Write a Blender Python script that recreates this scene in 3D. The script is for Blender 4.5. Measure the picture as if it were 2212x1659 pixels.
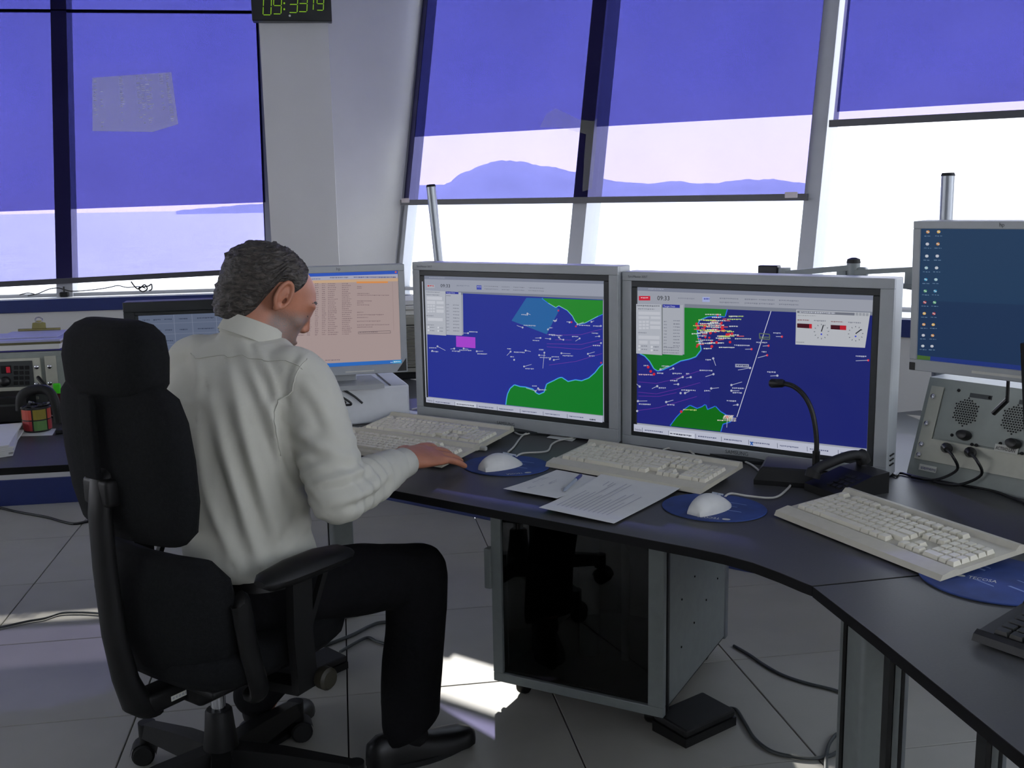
import bpy, bmesh, math, random
import numpy as np
from mathutils import Vector, Matrix, noise
random.seed(7)
C = bpy.context.scene.collection
for o in list(bpy.data.objects): bpy.data.objects.remove(o)

# ------------------------------------------------------------------ camera
W, H, F = 2212.0, 1659.0, 2255.64
PITCH, ROLL, YAW = 0.17155542, -0.01829044, 0.1604247
CAM = Vector((1.83592, -5.34447, 1.43162))
_cp, _sp, _cy, _sy = math.cos(PITCH), math.sin(PITCH), math.cos(YAW), math.sin(YAW)
FWD = Vector((_sy*_cp, _cy*_cp, -_sp)); _R = Vector((_cy, -_sy, 0)); _U = _R.cross(FWD)
RGT = _R*math.cos(ROLL) + _U*math.sin(ROLL); UPV = -_R*math.sin(ROLL) + _U*math.cos(ROLL)
cd = bpy.data.cameras.new('camera'); cam = bpy.data.objects.new('camera', cd); C.objects.link(cam)
cd.sensor_width = 36; cd.lens = F*36/W; cd.clip_start = .02; cd.clip_end = 60000
cam.matrix_world = Matrix(((RGT.x, UPV.x, -FWD.x, CAM.x), (RGT.y, UPV.y, -FWD.y, CAM.y), (RGT.z, UPV.z, -FWD.z, CAM.z), (0, 0, 0, 1)))
bpy.context.scene.camera = cam
def ray(x, y): return RGT*((x-W/2)/F) - UPV*((y-H/2)/F) + FWD
def at(x, y, z=0.0): d = ray(x, y); return CAM + d*((z-CAM.z)/d.z)          # pixel onto a horizontal plane
def ony(x, y, Y): d = ray(x, y); return CAM + d*((Y-CAM.y)/d.y)               # pixel onto a plane parallel to the left wall
NW = Vector((1, 1, 0))/math.sqrt(2); SW = Vector((1, -1, 0))/math.sqrt(2); K = 1.705
def ono(x, y, o): d = ray(x, y); return CAM + d*((Vector((K, 0, 0))+NW*o-CAM).dot(NW)/d.dot(NW))   # pixel onto a plane parallel to the right wall
def so(s, o, z): return Vector((K, 0, 0))*.5 + Vector((0, K, 0))*.5 + SW*s + NW*o + Vector((0, 0, z))  # right-wall coordinates
def SO(P): return ((P.x-P.y)/math.sqrt(2), (P.x+P.y-K)/math.sqrt(2))

# ------------------------------------------------------------------ light
def lin(c):
    if isinstance(c, str): c = [int(c[i:i+2], 16) for i in (0, 2, 4)]
    return tuple((v/255/12.92 if v/255 <= .04045 else ((v/255+.055)/1.055)**2.4) for v in c)
wd = bpy.data.worlds.new('sky'); bpy.context.scene.world = wd; wd.use_nodes = True
nt = wd.node_tree; nt.nodes.clear()
tc = nt.nodes.new('ShaderNodeTexCoord'); sx = nt.nodes.new('ShaderNodeSeparateXYZ'); rp = nt.nodes.new('ShaderNodeValToRGB')
bg = nt.nodes.new('ShaderNodeBackground'); wo = nt.nodes.new('ShaderNodeOutputWorld')
nt.links.new(tc.outputs['Generated'], sx.inputs[0]); nt.links.new(sx.outputs['Z'], rp.inputs[0]); nt.links.new(rp.outputs[0], bg.inputs[0]); nt.links.new(bg.outputs[0], wo.inputs[0])
rp.color_ramp.elements[0].position = 0; rp.color_ramp.elements[0].color = (1, .93, .96, 1)
rp.color_ramp.elements[1].position = .62; rp.color_ramp.elements[1].color = (.50, .57, .70, 1)
e_ = rp.color_ramp.elements.new(.10); e_.color = (.93, .92, .97, 1)
e_ = rp.color_ramp.elements.new(.30); e_.color = (.70, .75, .86, 1)
bg.inputs['Strength'].default_value = 5.1
sl = bpy.data.lights.new('sun', 'SUN'); sun = bpy.data.objects.new('sun', sl); C.objects.link(sun)
SAZ, SEL = math.radians(8), math.radians(33.6)
SUND = Vector((math.sin(SAZ)*math.cos(SEL), math.cos(SAZ)*math.cos(SEL), math.sin(SEL)))
sun.rotation_euler = SUND.to_track_quat('Z', 'Y').to_euler(); sl.energy = 4.2; sl.angle = .012; sl.color = (1, .95, .9)
vs = bpy.context.scene.view_settings; vs.view_transform = 'Standard'; vs.look = 'None'; vs.gamma = 1; vs.exposure = 0; vs.use_curve_mapping = False
bpy.context.scene.display_settings.display_device = 'sRGB'

# ------------------------------------------------------------------ materials
M = {}
def mat(name, col, rough=.5, metal=0., var=.06, scale=30., bump=0., bscale=80., emit=None, estr=1., spec=.5, stretch=None):
    if name in M: return M[name]
    m = bpy.data.materials.new(name); m.use_nodes = True; n = m.node_tree.nodes; l = m.node_tree.links; b = n['Principled BSDF']
    c = lin(col) if max(col if not isinstance(col, str) else [255]) > 1 else tuple(col)
    b.inputs['Roughness'].default_value = rough; b.inputs['Metallic'].default_value = metal; b.inputs['Specular IOR Level'].default_value = spec
    t = n.new('ShaderNodeTexCoord'); src = t.outputs['Object']
    if stretch:
        mp = n.new('ShaderNodeMapping'); mp.inputs['Scale'].default_value = stretch; l.new(src, mp.inputs[0]); src = mp.outputs[0]
    if var:
        nz = n.new('ShaderNodeTexNoise'); nz.inputs['Scale'].default_value = scale; nz.inputs['Detail'].default_value = 4; l.new(src, nz.inputs['Vector'])
        r = n.new('ShaderNodeValToRGB'); r.color_ramp.elements[0].position = .3; r.color_ramp.elements[1].position = .7
        r.color_ramp.elements[0].color = (*[v*(1-var) for v in c], 1); r.color_ramp.elements[1].color = (*[min(1, v*(1+var)) for v in c], 1)
        l.new(nz.outputs['Fac'], r.inputs[0]); l.new(r.outputs[0], b.inputs['Base Color'])
    else: b.inputs['Base Color'].default_value = (*c, 1)
    if bump:
        nb = n.new('ShaderNodeTexNoise'); nb.inputs['Scale'].default_value = bscale; nb.inputs['Detail'].default_value = 3; l.new(src, nb.inputs['Vector'])
        bu = n.new('ShaderNodeBump'); bu.inputs['Strength'].default_value = bump; bu.inputs['Distance'].default_value = .01; l.new(nb.outputs['Fac'], bu.inputs['Height']); l.new(bu.outputs[0], b.inputs['Normal'])
    if emit is not None:
        b.inputs['Emission Color'].default_value = (*lin(emit), 1); b.inputs['Emission Strength'].default_value = estr
    M[name] = m; return m
def film(name, col, mixd=.0, dcol=(.3, .3, .5)):
    col = tuple(v**.5 for v in col); mixd = 1-(1-mixd)**.5              # light crosses both faces of the thin film
    m = bpy.data.materials.new(name); m.use_nodes = True; n = m.node_tree.nodes; l = m.node_tree.links; n.clear()
    out = n.new('ShaderNodeOutputMaterial'); t = n.new('ShaderNodeBsdfTransparent'); t.inputs[0].default_value = (*col, 1)
    nz = n.new('ShaderNodeTexNoise'); nz.inputs['Scale'].default_value = 2.2; tcn = n.new('ShaderNodeTexCoord'); l.new(tcn.outputs['Object'], nz.inputs['Vector'])
    r = n.new('ShaderNodeValToRGB'); r.color_ramp.elements[0].color = (*[v*.95 for v in col], 1); r.color_ramp.elements[1].color = (*[min(1, v*1.05) for v in col], 1)
    l.new(nz.outputs['Fac'], r.inputs[0]); l.new(r.outputs[0], t.inputs[0])
    g = n.new('ShaderNodeBsdfDiffuse'); g.inputs[0].default_value = (*dcol, 1); mx = n.new('ShaderNodeMixShader'); mx.inputs[0].default_value = mixd
    l.new(t.outputs[0], mx.inputs[1]); l.new(g.outputs[0], mx.inputs[2]); l.new((mx if mixd else t).outputs[0], out.inputs[0]); M[name] = m; return m
def glass(name, col=(.97, .98, .98), gl=.05, rough=.0, dirt=False):
    m = bpy.data.materials.new(name); m.use_nodes = True; n = m.node_tree.nodes; l = m.node_tree.links; n.clear()
    out = n.new('ShaderNodeOutputMaterial'); t = n.new('ShaderNodeBsdfTransparent'); t.inputs[0].default_value = (*col, 1)
    g = n.new('ShaderNodeBsdfGlossy'); g.inputs['Roughness'].default_value = rough; mx = n.new('ShaderNodeMixShader'); mx.inputs[0].default_value = gl; l.new(t.outputs[0], mx.inputs[1]); l.new(g.outputs[0], mx.inputs[2]); l.new(mx.outputs[0], out.inputs[0])
    M[name] = m; return m
mat('wall', (204, 203, 200), .8, var=.02, scale=6, bump=.05, bscale=300)
mat('white_frame', (178, 180, 184), .45, var=.02)
mat('ceiling', (200, 200, 200), .9, var=.02)
mat('tile', (176, 173, 163), .42, var=.05, scale=5, bump=.012, bscale=60, spec=.22)
mat('joint', (24, 24, 26), .8)
mat('blue_band', (34, 48, 104), .4, var=.05)
mat('sill', (225, 225, 225), .4, var=.04)
mat('black_frame', (46, 47, 50), .45)
mat('bar', (70, 70, 76), .4)
film('film_light', (.205, .193, .37), .0)
film('film_dark', (.125, .135, .33), .0)
glass('glass', gl=.03); glass('smoked', (.30, .33, .32))
mat('sea', (226, 226, 232), .5, var=.10, scale=.02, bump=.2, bscale=.25)  # near-white base colour carries the sun glare on the water
mat('mountain', (176, 180, 205), .9, var=.06, scale=.002)  # pale bluish base colour stands in for atmospheric haze
mat('desk_top', (72, 72, 71), .42, var=.06, scale=200, bump=.02, bscale=500, spec=.26)
mat('desk_edge', (10, 10, 11), .7, spec=.2)
mat('leg_grey', (136, 142, 140), .42, metal=.1)
mat('leg_black', (18, 18, 18), .4)
mat('alu', (150, 155, 160), .35, metal=.7, var=.03)
mat('chrome', (200, 200, 205), .15, metal=1.)
mat('steel', (120, 120, 118), .35, metal=.8)
mat('bezel', (166, 170, 171), .4, metal=.0, var=.03)
mat('bezel_dark', (38, 42, 44), .4)
mat('bezel_black', (16, 17, 19), .35)
mat('logo', (70, 74, 76), .5)
mat('pc_white', (226, 229, 230), .5, var=.03)
mat('pc_teal', (36, 108, 116), .4)
mat('vent', (152, 150, 138), .55)
mat('vent_dark', (60, 60, 54), .6)
mat('cream', (198, 193, 174), .5, var=.03, scale=60)
mat('cream_key', (222, 217, 198), .5, var=.02, scale=60)
mat('mouse', (205, 205, 200), .35)
mat('mouse_dark', (150, 158, 168), .4)
mat('pad', (38, 62, 122), .7, var=.28, scale=14)
mat('pad_print', (120, 140, 186), .7)
mat('paper', (214, 214, 208), .8, var=.02)
mat('paper_blue', (180, 182, 215), .8, var=.03)
mat('ink', (168, 168, 174), .8)
mat('black_plastic', (17, 17, 17), .4, var=.1)
mat('black_soft', (22, 22, 22), .65, var=.1)
mat('black_key', (30, 31, 30), .35)
mat('cord_white', (200, 198, 188), .5)
mat('cord_black', (14, 14, 16), .4)
mat('cord_grey', (66, 70, 70), .5)
mat('console', (146, 152, 145), .5, metal=.1, var=.05)
mat('console_light', (188, 188, 172), .5, metal=.1)
mat('console_dark', (60, 64, 64), .5)
mat('hole', (14, 14, 14), .8)
mat('fabric', (21, 22, 23), .92, var=.25, scale=160, bump=.35, bscale=900, spec=.15)
mat('chair_plastic', (19, 19, 19), .5, var=.1, spec=.25)
mat('knob', (44, 41, 30), .5)
mat('shirt', (190, 189, 177), .82, var=.03, scale=9, bump=.10, bscale=24, spec=.2)
mat('trouser', (16, 16, 18), .9, var=.2, scale=90, bump=.25, bscale=50, spec=.15)
mat('shoe', (14, 13, 13), .4)
mat('sock', (12, 12, 14), .9)
mat('hair', (60, 55, 50), .55, var=.75, scale=60, bump=.9, bscale=75, stretch=(1, 1, 2.2))
mat('brow', (70, 66, 62), .8, var=.4, scale=300)
mat('eye_white', (225, 220, 215), .2)
mat('red_plastic', (70, 10, 16), .5, var=.2)
mat('cup_orange', (178, 66, 48), .5); mat('cup_red', (150, 40, 46), .5); mat('cup_yellow', (132, 118, 26), .5); mat('cup_green', (82, 122, 60), .5)
mat('marker_green', (70, 210, 30), .4); mat('pen_blue', (30, 40, 130), .3)
mat('brass', (190, 180, 120), .25, metal=.9)
mat('binder', (96, 92, 60), .6); mat('binder_blue', (40, 34, 110), .5)
mat('tape', (206, 196, 196), .6)
mat('label', (205, 205, 195), .6)
mat('rubber', (24, 25, 25), .7)
mat('caster_grey', (70, 72, 72), .5)
mat('led_green', (10, 20, 5), .4, emit=(120, 168, 20), estr=1.)
mat('led_red', (90, 10, 20), .4, emit=(150, 24, 40), estr=.6)
mat('clock_body', (14, 18, 16), .35)
mat('smear', (190, 190, 200), .8)
# skin: ruddy face with grey stubble on jaw and upper lip (object coordinates are metres in the room)
def skin_mat(hm):
    m = mat('skin', (172, 114, 88), .5, var=.10, scale=22, bump=.06, bscale=260); n = m.node_tree.nodes; l = m.node_tree.links; b = n['Principled BSDF']
    b.inputs['Subsurface Weight'].default_value = .08; b.inputs['Subsurface Radius'].default_value = (.01, .004, .002)
    at_ = n.new('ShaderNodeAttribute'); at_.attribute_name = 'stubble'; nz = n.new('ShaderNodeTexNoise'); nz.inputs['Scale'].default_value = 420
    tc_ = n.new('ShaderNodeTexCoord'); l.new(tc_.outputs['Object'], nz.inputs['Vector'])
    mu = n.new('ShaderNodeMath'); mu.operation = 'MULTIPLY'; nm = n.new('ShaderNodeMath'); nm.operation = 'MULTIPLY'; nm.inputs[1].default_value = 1.7; l.new(nz.outputs['Fac'], nm.inputs[0]); l.new(at_.outputs['Fac'], mu.inputs[0]); l.new(nm.outputs[0], mu.inputs[1])
    src = b.inputs['Base Color'].links[0].from_socket; mx = n.new('ShaderNodeMix'); mx.data_type = 'RGBA'; mx.inputs['B'].default_value = (*lin((128, 112, 104)), 1)
    l.new(mu.outputs[0], mx.inputs['Factor']); l.new(src, mx.inputs['A']); l.new(mx.outputs['Result'], b.inputs['Base Color']); return m
skin_mat(None)
EM = {}
def emat(col, k=1.0):
    key = (tuple(col), k)
    if key not in EM:
        EM[key] = mat('screen_%02x%02x%02x' % tuple(int(v) for v in col), (6, 6, 7), .4, var=0, emit=col, estr=k*.9, spec=.15)
    return EM[key]

# ------------------------------------------------------------------ mesh helpers
def newbm(): return bmesh.new()
def link(o, parent=None):
    C.objects.link(o)
    if parent is not None: o.parent = parent
    return o
def obj(name, bm, m, parent=None, smooth=False, origin=None, ang=40):
    me = bpy.data.meshes.new(name); bmesh.ops.recalc_face_normals(bm, faces=bm.faces); bm.to_mesh(me); bm.free()
    return objm(name, me, m, parent, smooth, origin, ang)
def objm(name, me, m, parent=None, smooth=False, origin=None, ang=40):
    o = bpy.data.objects.new(name, me)
    for k in (m if isinstance(m, (list, tuple)) else [m]): me.materials.append(M[k] if isinstance(k, str) else k)
    if smooth:
        for p in me.polygons: p.use_smooth = True
        if ang < 180:
            try: me.set_sharp_from_angle(angle=math.radians(ang))
            except Exception: pass
    if origin is not None:
        me.transform(Matrix.Translation(-Vector(origin))); o.location = origin
    return link(o, parent)
def tag(o, label, cat, group=None):
    o['label'] = label; o['category'] = cat
    if group: o['group'] = group
    return o
def thing(name, label, cat, loc=(0, 0, 0), rz=0, group=None):
    o = bpy.data.objects.new(name, None); o.empty_display_size = .05; o.location = loc; o.rotation_euler = (0, 0, rz); link(o); return tag(o, label, cat, group)
def struct(o): o['kind'] = 'structure'; return o
def wpart(parent, name, bm, m, smooth=False, ang=40):
    """part whose bmesh is given in room coordinates; the parent has a location and a z rotation"""
    inv = (Matrix.Translation(parent.location) @ Matrix.Rotation(parent.rotation_euler.z, 4, 'Z')).inverted()
    bmesh.ops.transform(bm, matrix=inv, verts=bm.verts); return obj(name, bm, m, parent, smooth, None, ang)
def xf(bm, verts, mx): bmesh.ops.transform(bm, matrix=mx, verts=verts)
def box(bm, c, s, rot=None, bev=0, seg=2, mi=0):
    r = bmesh.ops.create_cube(bm, size=1); v = r['verts']; xf(bm, v, Matrix.Diagonal((*s, 1)))
    fs = set(f for q in v for f in q.link_faces)
    if bev:
        es = list(set(e for q in v for e in q.link_edges)); rr = bmesh.ops.bevel(bm, geom=es, offset=bev, segments=seg, affect='EDGES', profile=.5)
        v = list(set(q for f in rr['faces'] for q in f.verts) | set(q for f in fs if f.is_valid for q in f.verts)); fs = set(f for q in v for f in q.link_faces)
    for f in fs:
        if f.is_valid: f.material_index = mi
    mx = Matrix.Translation(Vector(c))
    if rot is not None: mx = mx @ (rot if isinstance(rot, Matrix) else Matrix.Rotation(rot, 4, 'Z'))
    xf(bm, v, mx); return v
def frames(pts, closed=False):
    pts = [Vector(p) for p in pts]; out = []; n = len(pts); t0 = None; nrm = None
    for i in range(n):
        a = pts[max(i-1, 0)]; b = pts[min(i+1, n-1)]; t = (b-a).normalized()
        if nrm is None:
            up = Vector((0, 0, 1)) if abs(t.z) < .9 else Vector((1, 0, 0)); nrm = (up - t*up.dot(t)).normalized()
        else:
            nrm = nrm - t*nrm.dot(t); nrm = nrm.normalized() if nrm.length > 1e-6 else t.orthogonal().normalized()
        out.append((pts[i], t, nrm, t.cross(nrm)))
    return out
def loft(bm, rings, cap=True, closed=True, mi=0):
    R = [[bm.verts.new(p) for p in r] for r in rings]; n = len(R[0]); fs = []
    for a, b in zip(R, R[1:]):
        for i in range(n if closed else n-1): fs.append(bm.faces.new((a[i], a[(i+1) % n], b[(i+1) % n], b[i])))
    if cap and closed:
        fs.append(bm.faces.new(R[0][::-1])); fs.append(bm.faces.new(R[-1]))
    for f in fs: f.material_index = mi
    return [v for r in R for v in r]
def tube(bm, pts, r, n=8, mi=0, flat=None):
    fr = frames(pts); rad = r if isinstance(r, (list, tuple)) else [r]*len(fr); rings = []
    for (p, t, a, b), q in zip(fr, rad):
        fy = flat if flat else 1.0
        rings.append([p + a*(q*math.cos(2*math.pi*i/n)) + b*(q*fy*math.sin(2*math.pi*i/n)) for i in range(n)])
    return loft(bm, rings, mi=mi)
def cyl(bm, p0, p1, r0, r1=None, n=20, mi=0): return tube(bm, [Vector(p0), Vector(p1)], [r0, r0 if r1 is None else r1], n, mi)
def lathe(bm, prof, n=24, mx=None, mi=0):
    rings = [[Vector((r*math.cos(2*math.pi*i/n), r*math.sin(2*math.pi*i/n), z)) for i in range(n)] for r, z in prof]
    v = loft(bm, rings, mi=mi)
    if mx is not None: xf(bm, v, mx)
    return v
def prism(bm, poly, z0, z1, mi=0, mx=None):
    a = [bm.verts.new((p[0], p[1], z0)) for p in poly]; b = [bm.verts.new((p[0], p[1], z1)) for p in poly]; n = len(poly)
    fs = [bm.faces.new(a[::-1]), bm.faces.new(b)] + [bm.faces.new((a[i], a[(i+1) % n], b[(i+1) % n], b[i])) for i in range(n)]
    for f in fs: f.material_index = mi
    if mx is not None: xf(bm, a+b, mx)
    return a+b
def poly(bm, pts, mi=0):
    f = bm.faces.new([bm.verts.new(p) for p in pts]); f.material_index = mi; return f
def slab(bm, pts, th, mi=0):
    """thin plate through corner points pts, thickness th along its normal"""
    pts = [Vector(p) for p in pts]; nn = (pts[1]-pts[0]).cross(pts[-1]-pts[0]).normalized()*th*.5; n = len(pts)
    a = [bm.verts.new(p-nn) for p in pts]; b = [bm.verts.new(p+nn) for p in pts]
    fs = [bm.faces.new(a[::-1]), bm.faces.new(b)] + [bm.faces.new((a[i], a[(i+1) % n], b[(i+1) % n], b[i])) for i in range(n)]
    for f in fs: f.material_index = mi
    return a+b
def beam(bm, p0, p1, w, d, side, mi=0):
    """bar from p0 to p1, width w along side, depth d along the other normal"""
    p0, p1, s = Vector(p0), Vector(p1), Vector(side).normalized(); t = (p1-p0).normalized(); s = (s-t*s.dot(t)).normalized(); q = t.cross(s)
    rings = [[p + s*(w/2*a) + q*(d/2*b) for a, b in ((-1, -1), (1, -1), (1, 1), (-1, 1))] for p in (p0, p1)]
    return loft(bm, rings, mi=mi)
def ellip(bm, c, r, rot=None, seg=20, mi=0):
    v = bmesh.ops.create_uvsphere(bm, u_segments=seg, v_segments=seg//2+2, radius=1)['verts']; xf(bm, v, Matrix.Diagonal((*r, 1)))
    mx = Matrix.Translation(Vector(c));
    if rot is not None: mx = mx @ rot
    xf(bm, v, mx)
    for q in v:
        for f in q.link_faces: f.material_index = mi
    return v
def smoothpts(pts, k=8):
    P = [Vector(p) for p in pts]; out = []
    for i in range(len(P)-1):
        a = P[max(i-1, 0)]; b = P[i]; c = P[i+1]; d = P[min(i+2, len(P)-1)]
        for j in range(k):
            t = j/k; out.append(.5*((2*b)+(c-a)*t+(2*a-5*b+4*c-d)*t*t+(3*b-a-3*c+d)*t**3))
    return out+[P[-1]]
def cable(name, label, pts, r, m, k=8, cat='cable', group=None):
    bm = newbm(); tube(bm, smoothpts(pts, k), r, 8); o = obj(name, bm, m, smooth=True, origin=Vector(pts[0])); return tag(o, label, cat, group)
def copytree(o, parent=None):
    c = o.copy(); C.objects.link(c); c.parent = parent
    for ch in o.children: copytree(ch, c)
    return c
def Rz(a): return Matrix.Rotation(a, 4, 'Z')
def TR(v): return Matrix.Translation(Vector(v))

# ------------------------------------------------------------------ lettering cache (flat meshes)
TXT = {}
def text_cache(strings):
    os_ = []
    for s in strings:
        cu = bpy.data.curves.new('t', 'FONT'); cu.body = s; cu.size = 1; cu.resolution_u = 2; o = bpy.data.objects.new('t', cu); C.objects.link(o); os_.append((s, o))
    dg = bpy.context.evaluated_depsgraph_get(); dg.update()
    for s, o in os_:
        me = o.evaluated_get(dg).to_mesh(); vv = [v.co.copy() for v in me.vertices]; ff = [tuple(p.vertices) for p in me.polygons]
        x0 = min(v.x for v in vv); x1 = max(v.x for v in vv); y0 = min(v.y for v in vv); y1 = max(v.y for v in vv)
        TXT[s] = ([((v.x-x0)/(x1-x0), (v.y-y0)/(y1-y0)) for v in vv], ff, (x1-x0)/(y1-y0)); o.evaluated_get(dg).to_mesh_clear()
    for s, o in os_:
        cu = o.data; bpy.data.objects.remove(o); bpy.data.curves.remove(cu)
text_cache(['09:33', 'Target Data', 'TECOSA', 'SAMSUNG', 'SyncMaster 305T', 'hp', 'ACTIVO LAN', 'invent', 'Inicio', 'Tarifa', 'siemens'])
def put_text(bm, s, P, ux, uy, h, w=None, mi=0):
    """P lower-left corner, ux/uy unit directions"""
    v, f, asp = TXT[s]; w = w or h*asp; vs_ = [bm.verts.new(Vector(P)+ux*(a*w)+uy*(b*h)) for a, b in v]
    for q in f:
        try: bm.faces.new([vs_[i] for i in q]).material_index = mi
        except ValueError: pass

# ================================================================== STRUCTURE
OCT = [Vector((K, 0, 0))]
for k_ in range(7):
    a = math.radians(-45*(k_+1)); OCT.append(OCT[-1]+Vector((math.cos(a), math.sin(a), 0))*4.2)
bm = newbm(); prism(bm, [(p.x, p.y) for p in OCT[::-1]], -.25, -.012); floor = struct(obj('floor', bm, 'joint'))
def clip(pl, a, b):
    out = []; n = len(pl)
    for i in range(n):
        p, q = pl[i], pl[(i+1) % n]
        dp = (b.x-a.x)*(p[1]-a.y)-(b.y-a.y)*(p[0]-a.x); dq = (b.x-a.x)*(q[1]-a.y)-(b.y-a.y)*(q[0]-a.x)
        if dp <= 0: out.append(p)
        if dp*dq < 0:
            t = dp/(dp-dq); out.append((p[0]+(q[0]-p[0])*t, p[1]+(q[1]-p[1])*t))
    return out
tb = newbm(); box(tb, (0, 0, -.006), (.596, .596, .012)); tme = bpy.data.meshes.new('tile')
bmesh.ops.bevel(tb, geom=[e for e in tb.edges if all(v.co.z > -.001 for v in e.verts)], offset=.0015, segments=1, affect='EDGES'); tb.to_mesh(tme); tb.free(); tme.materials.append(M['tile'])
for i in range(-10, 9):
    for j in range(-18, 1):
        x0, y0 = i*.6, j*.6; pl = [(x0+.002, y0+.002), (x0+.598, y0+.002), (x0+.598, y0+.598), (x0+.002, y0+.598)]; full = pl; c = pl
        for k_ in range(8):
            if c: c = clip(c, OCT[k_], OCT[(k_+1) % 8])
        if not c or len(c) < 3: continue
        if all(any(abs(p[0]-q[0])+abs(p[1]-q[1]) < 1e-6 for q in c) for p in full):
            o = bpy.data.objects.new('floor_tile', tme); o.location = (x0+.3, y0+.3, 0)
            link(o, floor)
        else:
            xs = [p[0] for p in c]; ys = [p[1] for p in c]
            if max(xs)-min(xs) < .03 or max(ys)-min(ys) < .03: continue
            bm = newbm(); prism(bm, c, -.012, 0); obj('floor_tile', bm, 'tile', floor)
bm = newbm(); prism(bm, [(p.x*1.0+(p-Vector((-.4, -5.07, 0))).x*.13, p.y+(p-Vector((-.4, -5.07, 0))).y*.13) for p in OCT[::-1]], 2.8, 2.95); struct(obj('ceiling', bm, 'ceiling'))

WN = ['front_left', 'front_right', 'right', 'back_right', 'back', 'back_left', 'left_back', 'left']
def wall(idx, A, B, lean, wins, name, detailed, o0=.10, zt=2.8):
    """parapet, sill, blue band, baseboard and slanted glazing of one octagon side; wins = (s0, s1, [mullion s, width...])"""
    u = (B-A).normalized(); n = Vector((-u.y, u.x, 0))                     # outward normal
    L = (B-A).length; P = lambda s, o, z: A+u*s+n*o+Vector((0, 0, z)); rot = Matrix.Rotation(math.atan2(u.y, u.x), 4, 'Z')
    bm = newbm(); box(bm, P(L/2, (o0+.14)/2, .485), (L, o0+.14, .97), rot); w = struct(obj('wall_'+name, bm, 'wall'))
    bm = newbm(); box(bm, P(L/2, (o0+.15)/2, .995), (L-.02, o0+.15, .05), rot, .004); obj('sill_board', bm, ['sill'], w)
    bm = newbm(); box(bm, P(L/2, -.008, .984), (L-.06, .016, .062), rot, .003); obj('blue_edge', bm, 'blue_band', w)
    bm = newbm(); box(bm, P(L/2, -.008, .065), (L, .016, .13), rot, .002); struct(obj('baseboard_'+name, bm, 'blue_band'))
    s0, s1, mull = wins; zb = 1.02; hh = zt-zb; G = lambda s, z, d=0: P(s, o0+lean*(z-zb)+d, z)
    win = bpy.data.objects.new('window_%d' % (idx+1), None); link(win); struct(win)
    edges = [s0]+[m_[0] for m_ in mull]+[s1]
    def bar(nm, sa, wd_, dep, m, d=0.0):
        bm = newbm(); loft(bm, [[G(sa-wd_/2, z, d-dep/2), G(sa+wd_/2, z, d-dep/2), G(sa+wd_/2, z, d+dep/2), G(sa-wd_/2, z, d+dep/2)] for z in (zb, zt)]); return obj(nm, bm, m, win)
    for sa in (s0, s1): bar('frame_jamb', sa, .045, .07, 'white_frame')
    for sa, wd_ in mull: bar('mullion', sa, wd_, .12, 'white_frame')
    bm = newbm(); beam(bm, G(s0, zb+.008), G(s1, zb+.008), .016, .06, (0, 0, 1)); obj('frame_rail', bm, 'white_frame', win)
    for a_, b_ in zip(edges, edges[1:]):
        bm = newbm(); slab(bm, [G(a_, zb, .01), G(b_, zb, .01), G(b_, zt, .01), G(a_, zt, .01)], .008); obj('pane', bm, 'glass', win)
    return G, P, w, win
def corner_pillar(idx, V):
    """plain pillar filling the corner between two leaning window bands (corners out of the picture)"""
    c = Vector((-.4, -5.07, 0)); d = (V-c).normalized(); t = Vector((-d.y, d.x, 0))
    pl = [V-d*.06-t*.20, V-d*.06+t*.20, V+d*.75+t*.42, V+d*.75-t*.42]
    bm = newbm(); prism(bm, [(p.x, p.y) for p in pl], 0, 2.8); struct(obj('trim_%d' % idx, bm, 'wall'))
# left window wall (mullion just right of the frame's left edge); right window wall
A7, A0, A1 = OCT[7], OCT[0], OCT[1]
sL = lambda x: x-A7.x
GL, PL, wl, win1 = wall(0, A7, A0, .27, (.35, sL(1.487), [(sL(.503)-1.4, .075), (sL(.503), .075)]), WN[0], True)
mR = (2.588+.038, 3.625+.02)
SR0 = SO(Vector((2.112, -.095, 0)))[0]
oc = SO(A0)[0]
GR, PR, wr, win2 = wall(1, A0, A1, .20, (SR0-oc+.03, 4.0, [(mR[0]-oc, .072), (mR[1]-oc+.015, .062)]), WN[1], True, o0=.22)
for k_ in range(2, 8):
    if k_ in (4, 5):                                                       # two unseen sides behind the camera, closed to cut the fill light
        A_, B_ = OCT[k_-1], OCT[k_]; u_ = (B_-A_).normalized(); n_ = Vector((-u_.y, u_.x, 0)); bm = newbm(); box(bm, (A_+B_)/2+n_*.12+Vector((0, 0, 1.4)), (4.2, .24, 2.8), math.atan2(u_.y, u_.x)); struct(obj('wall_'+WN[k_], bm, 'wall'))
    else: wall(k_, OCT[k_-1], OCT[k_], .22, (.3, 3.9, [(1.5, .07), (2.7, .07)]), WN[k_], False)
for k_ in range(1, 8): corner_pillar(k_, OCT[k_])
# thin transom high in the left window, and a strip under the mullion
bm = newbm(); beam(bm, GL(.35, 2.41, -.05), GL(sL(1.487), 2.425, -.05), .014, .02, (0, 0, 1)); obj('transom', bm, 'black_frame', win1)
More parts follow.
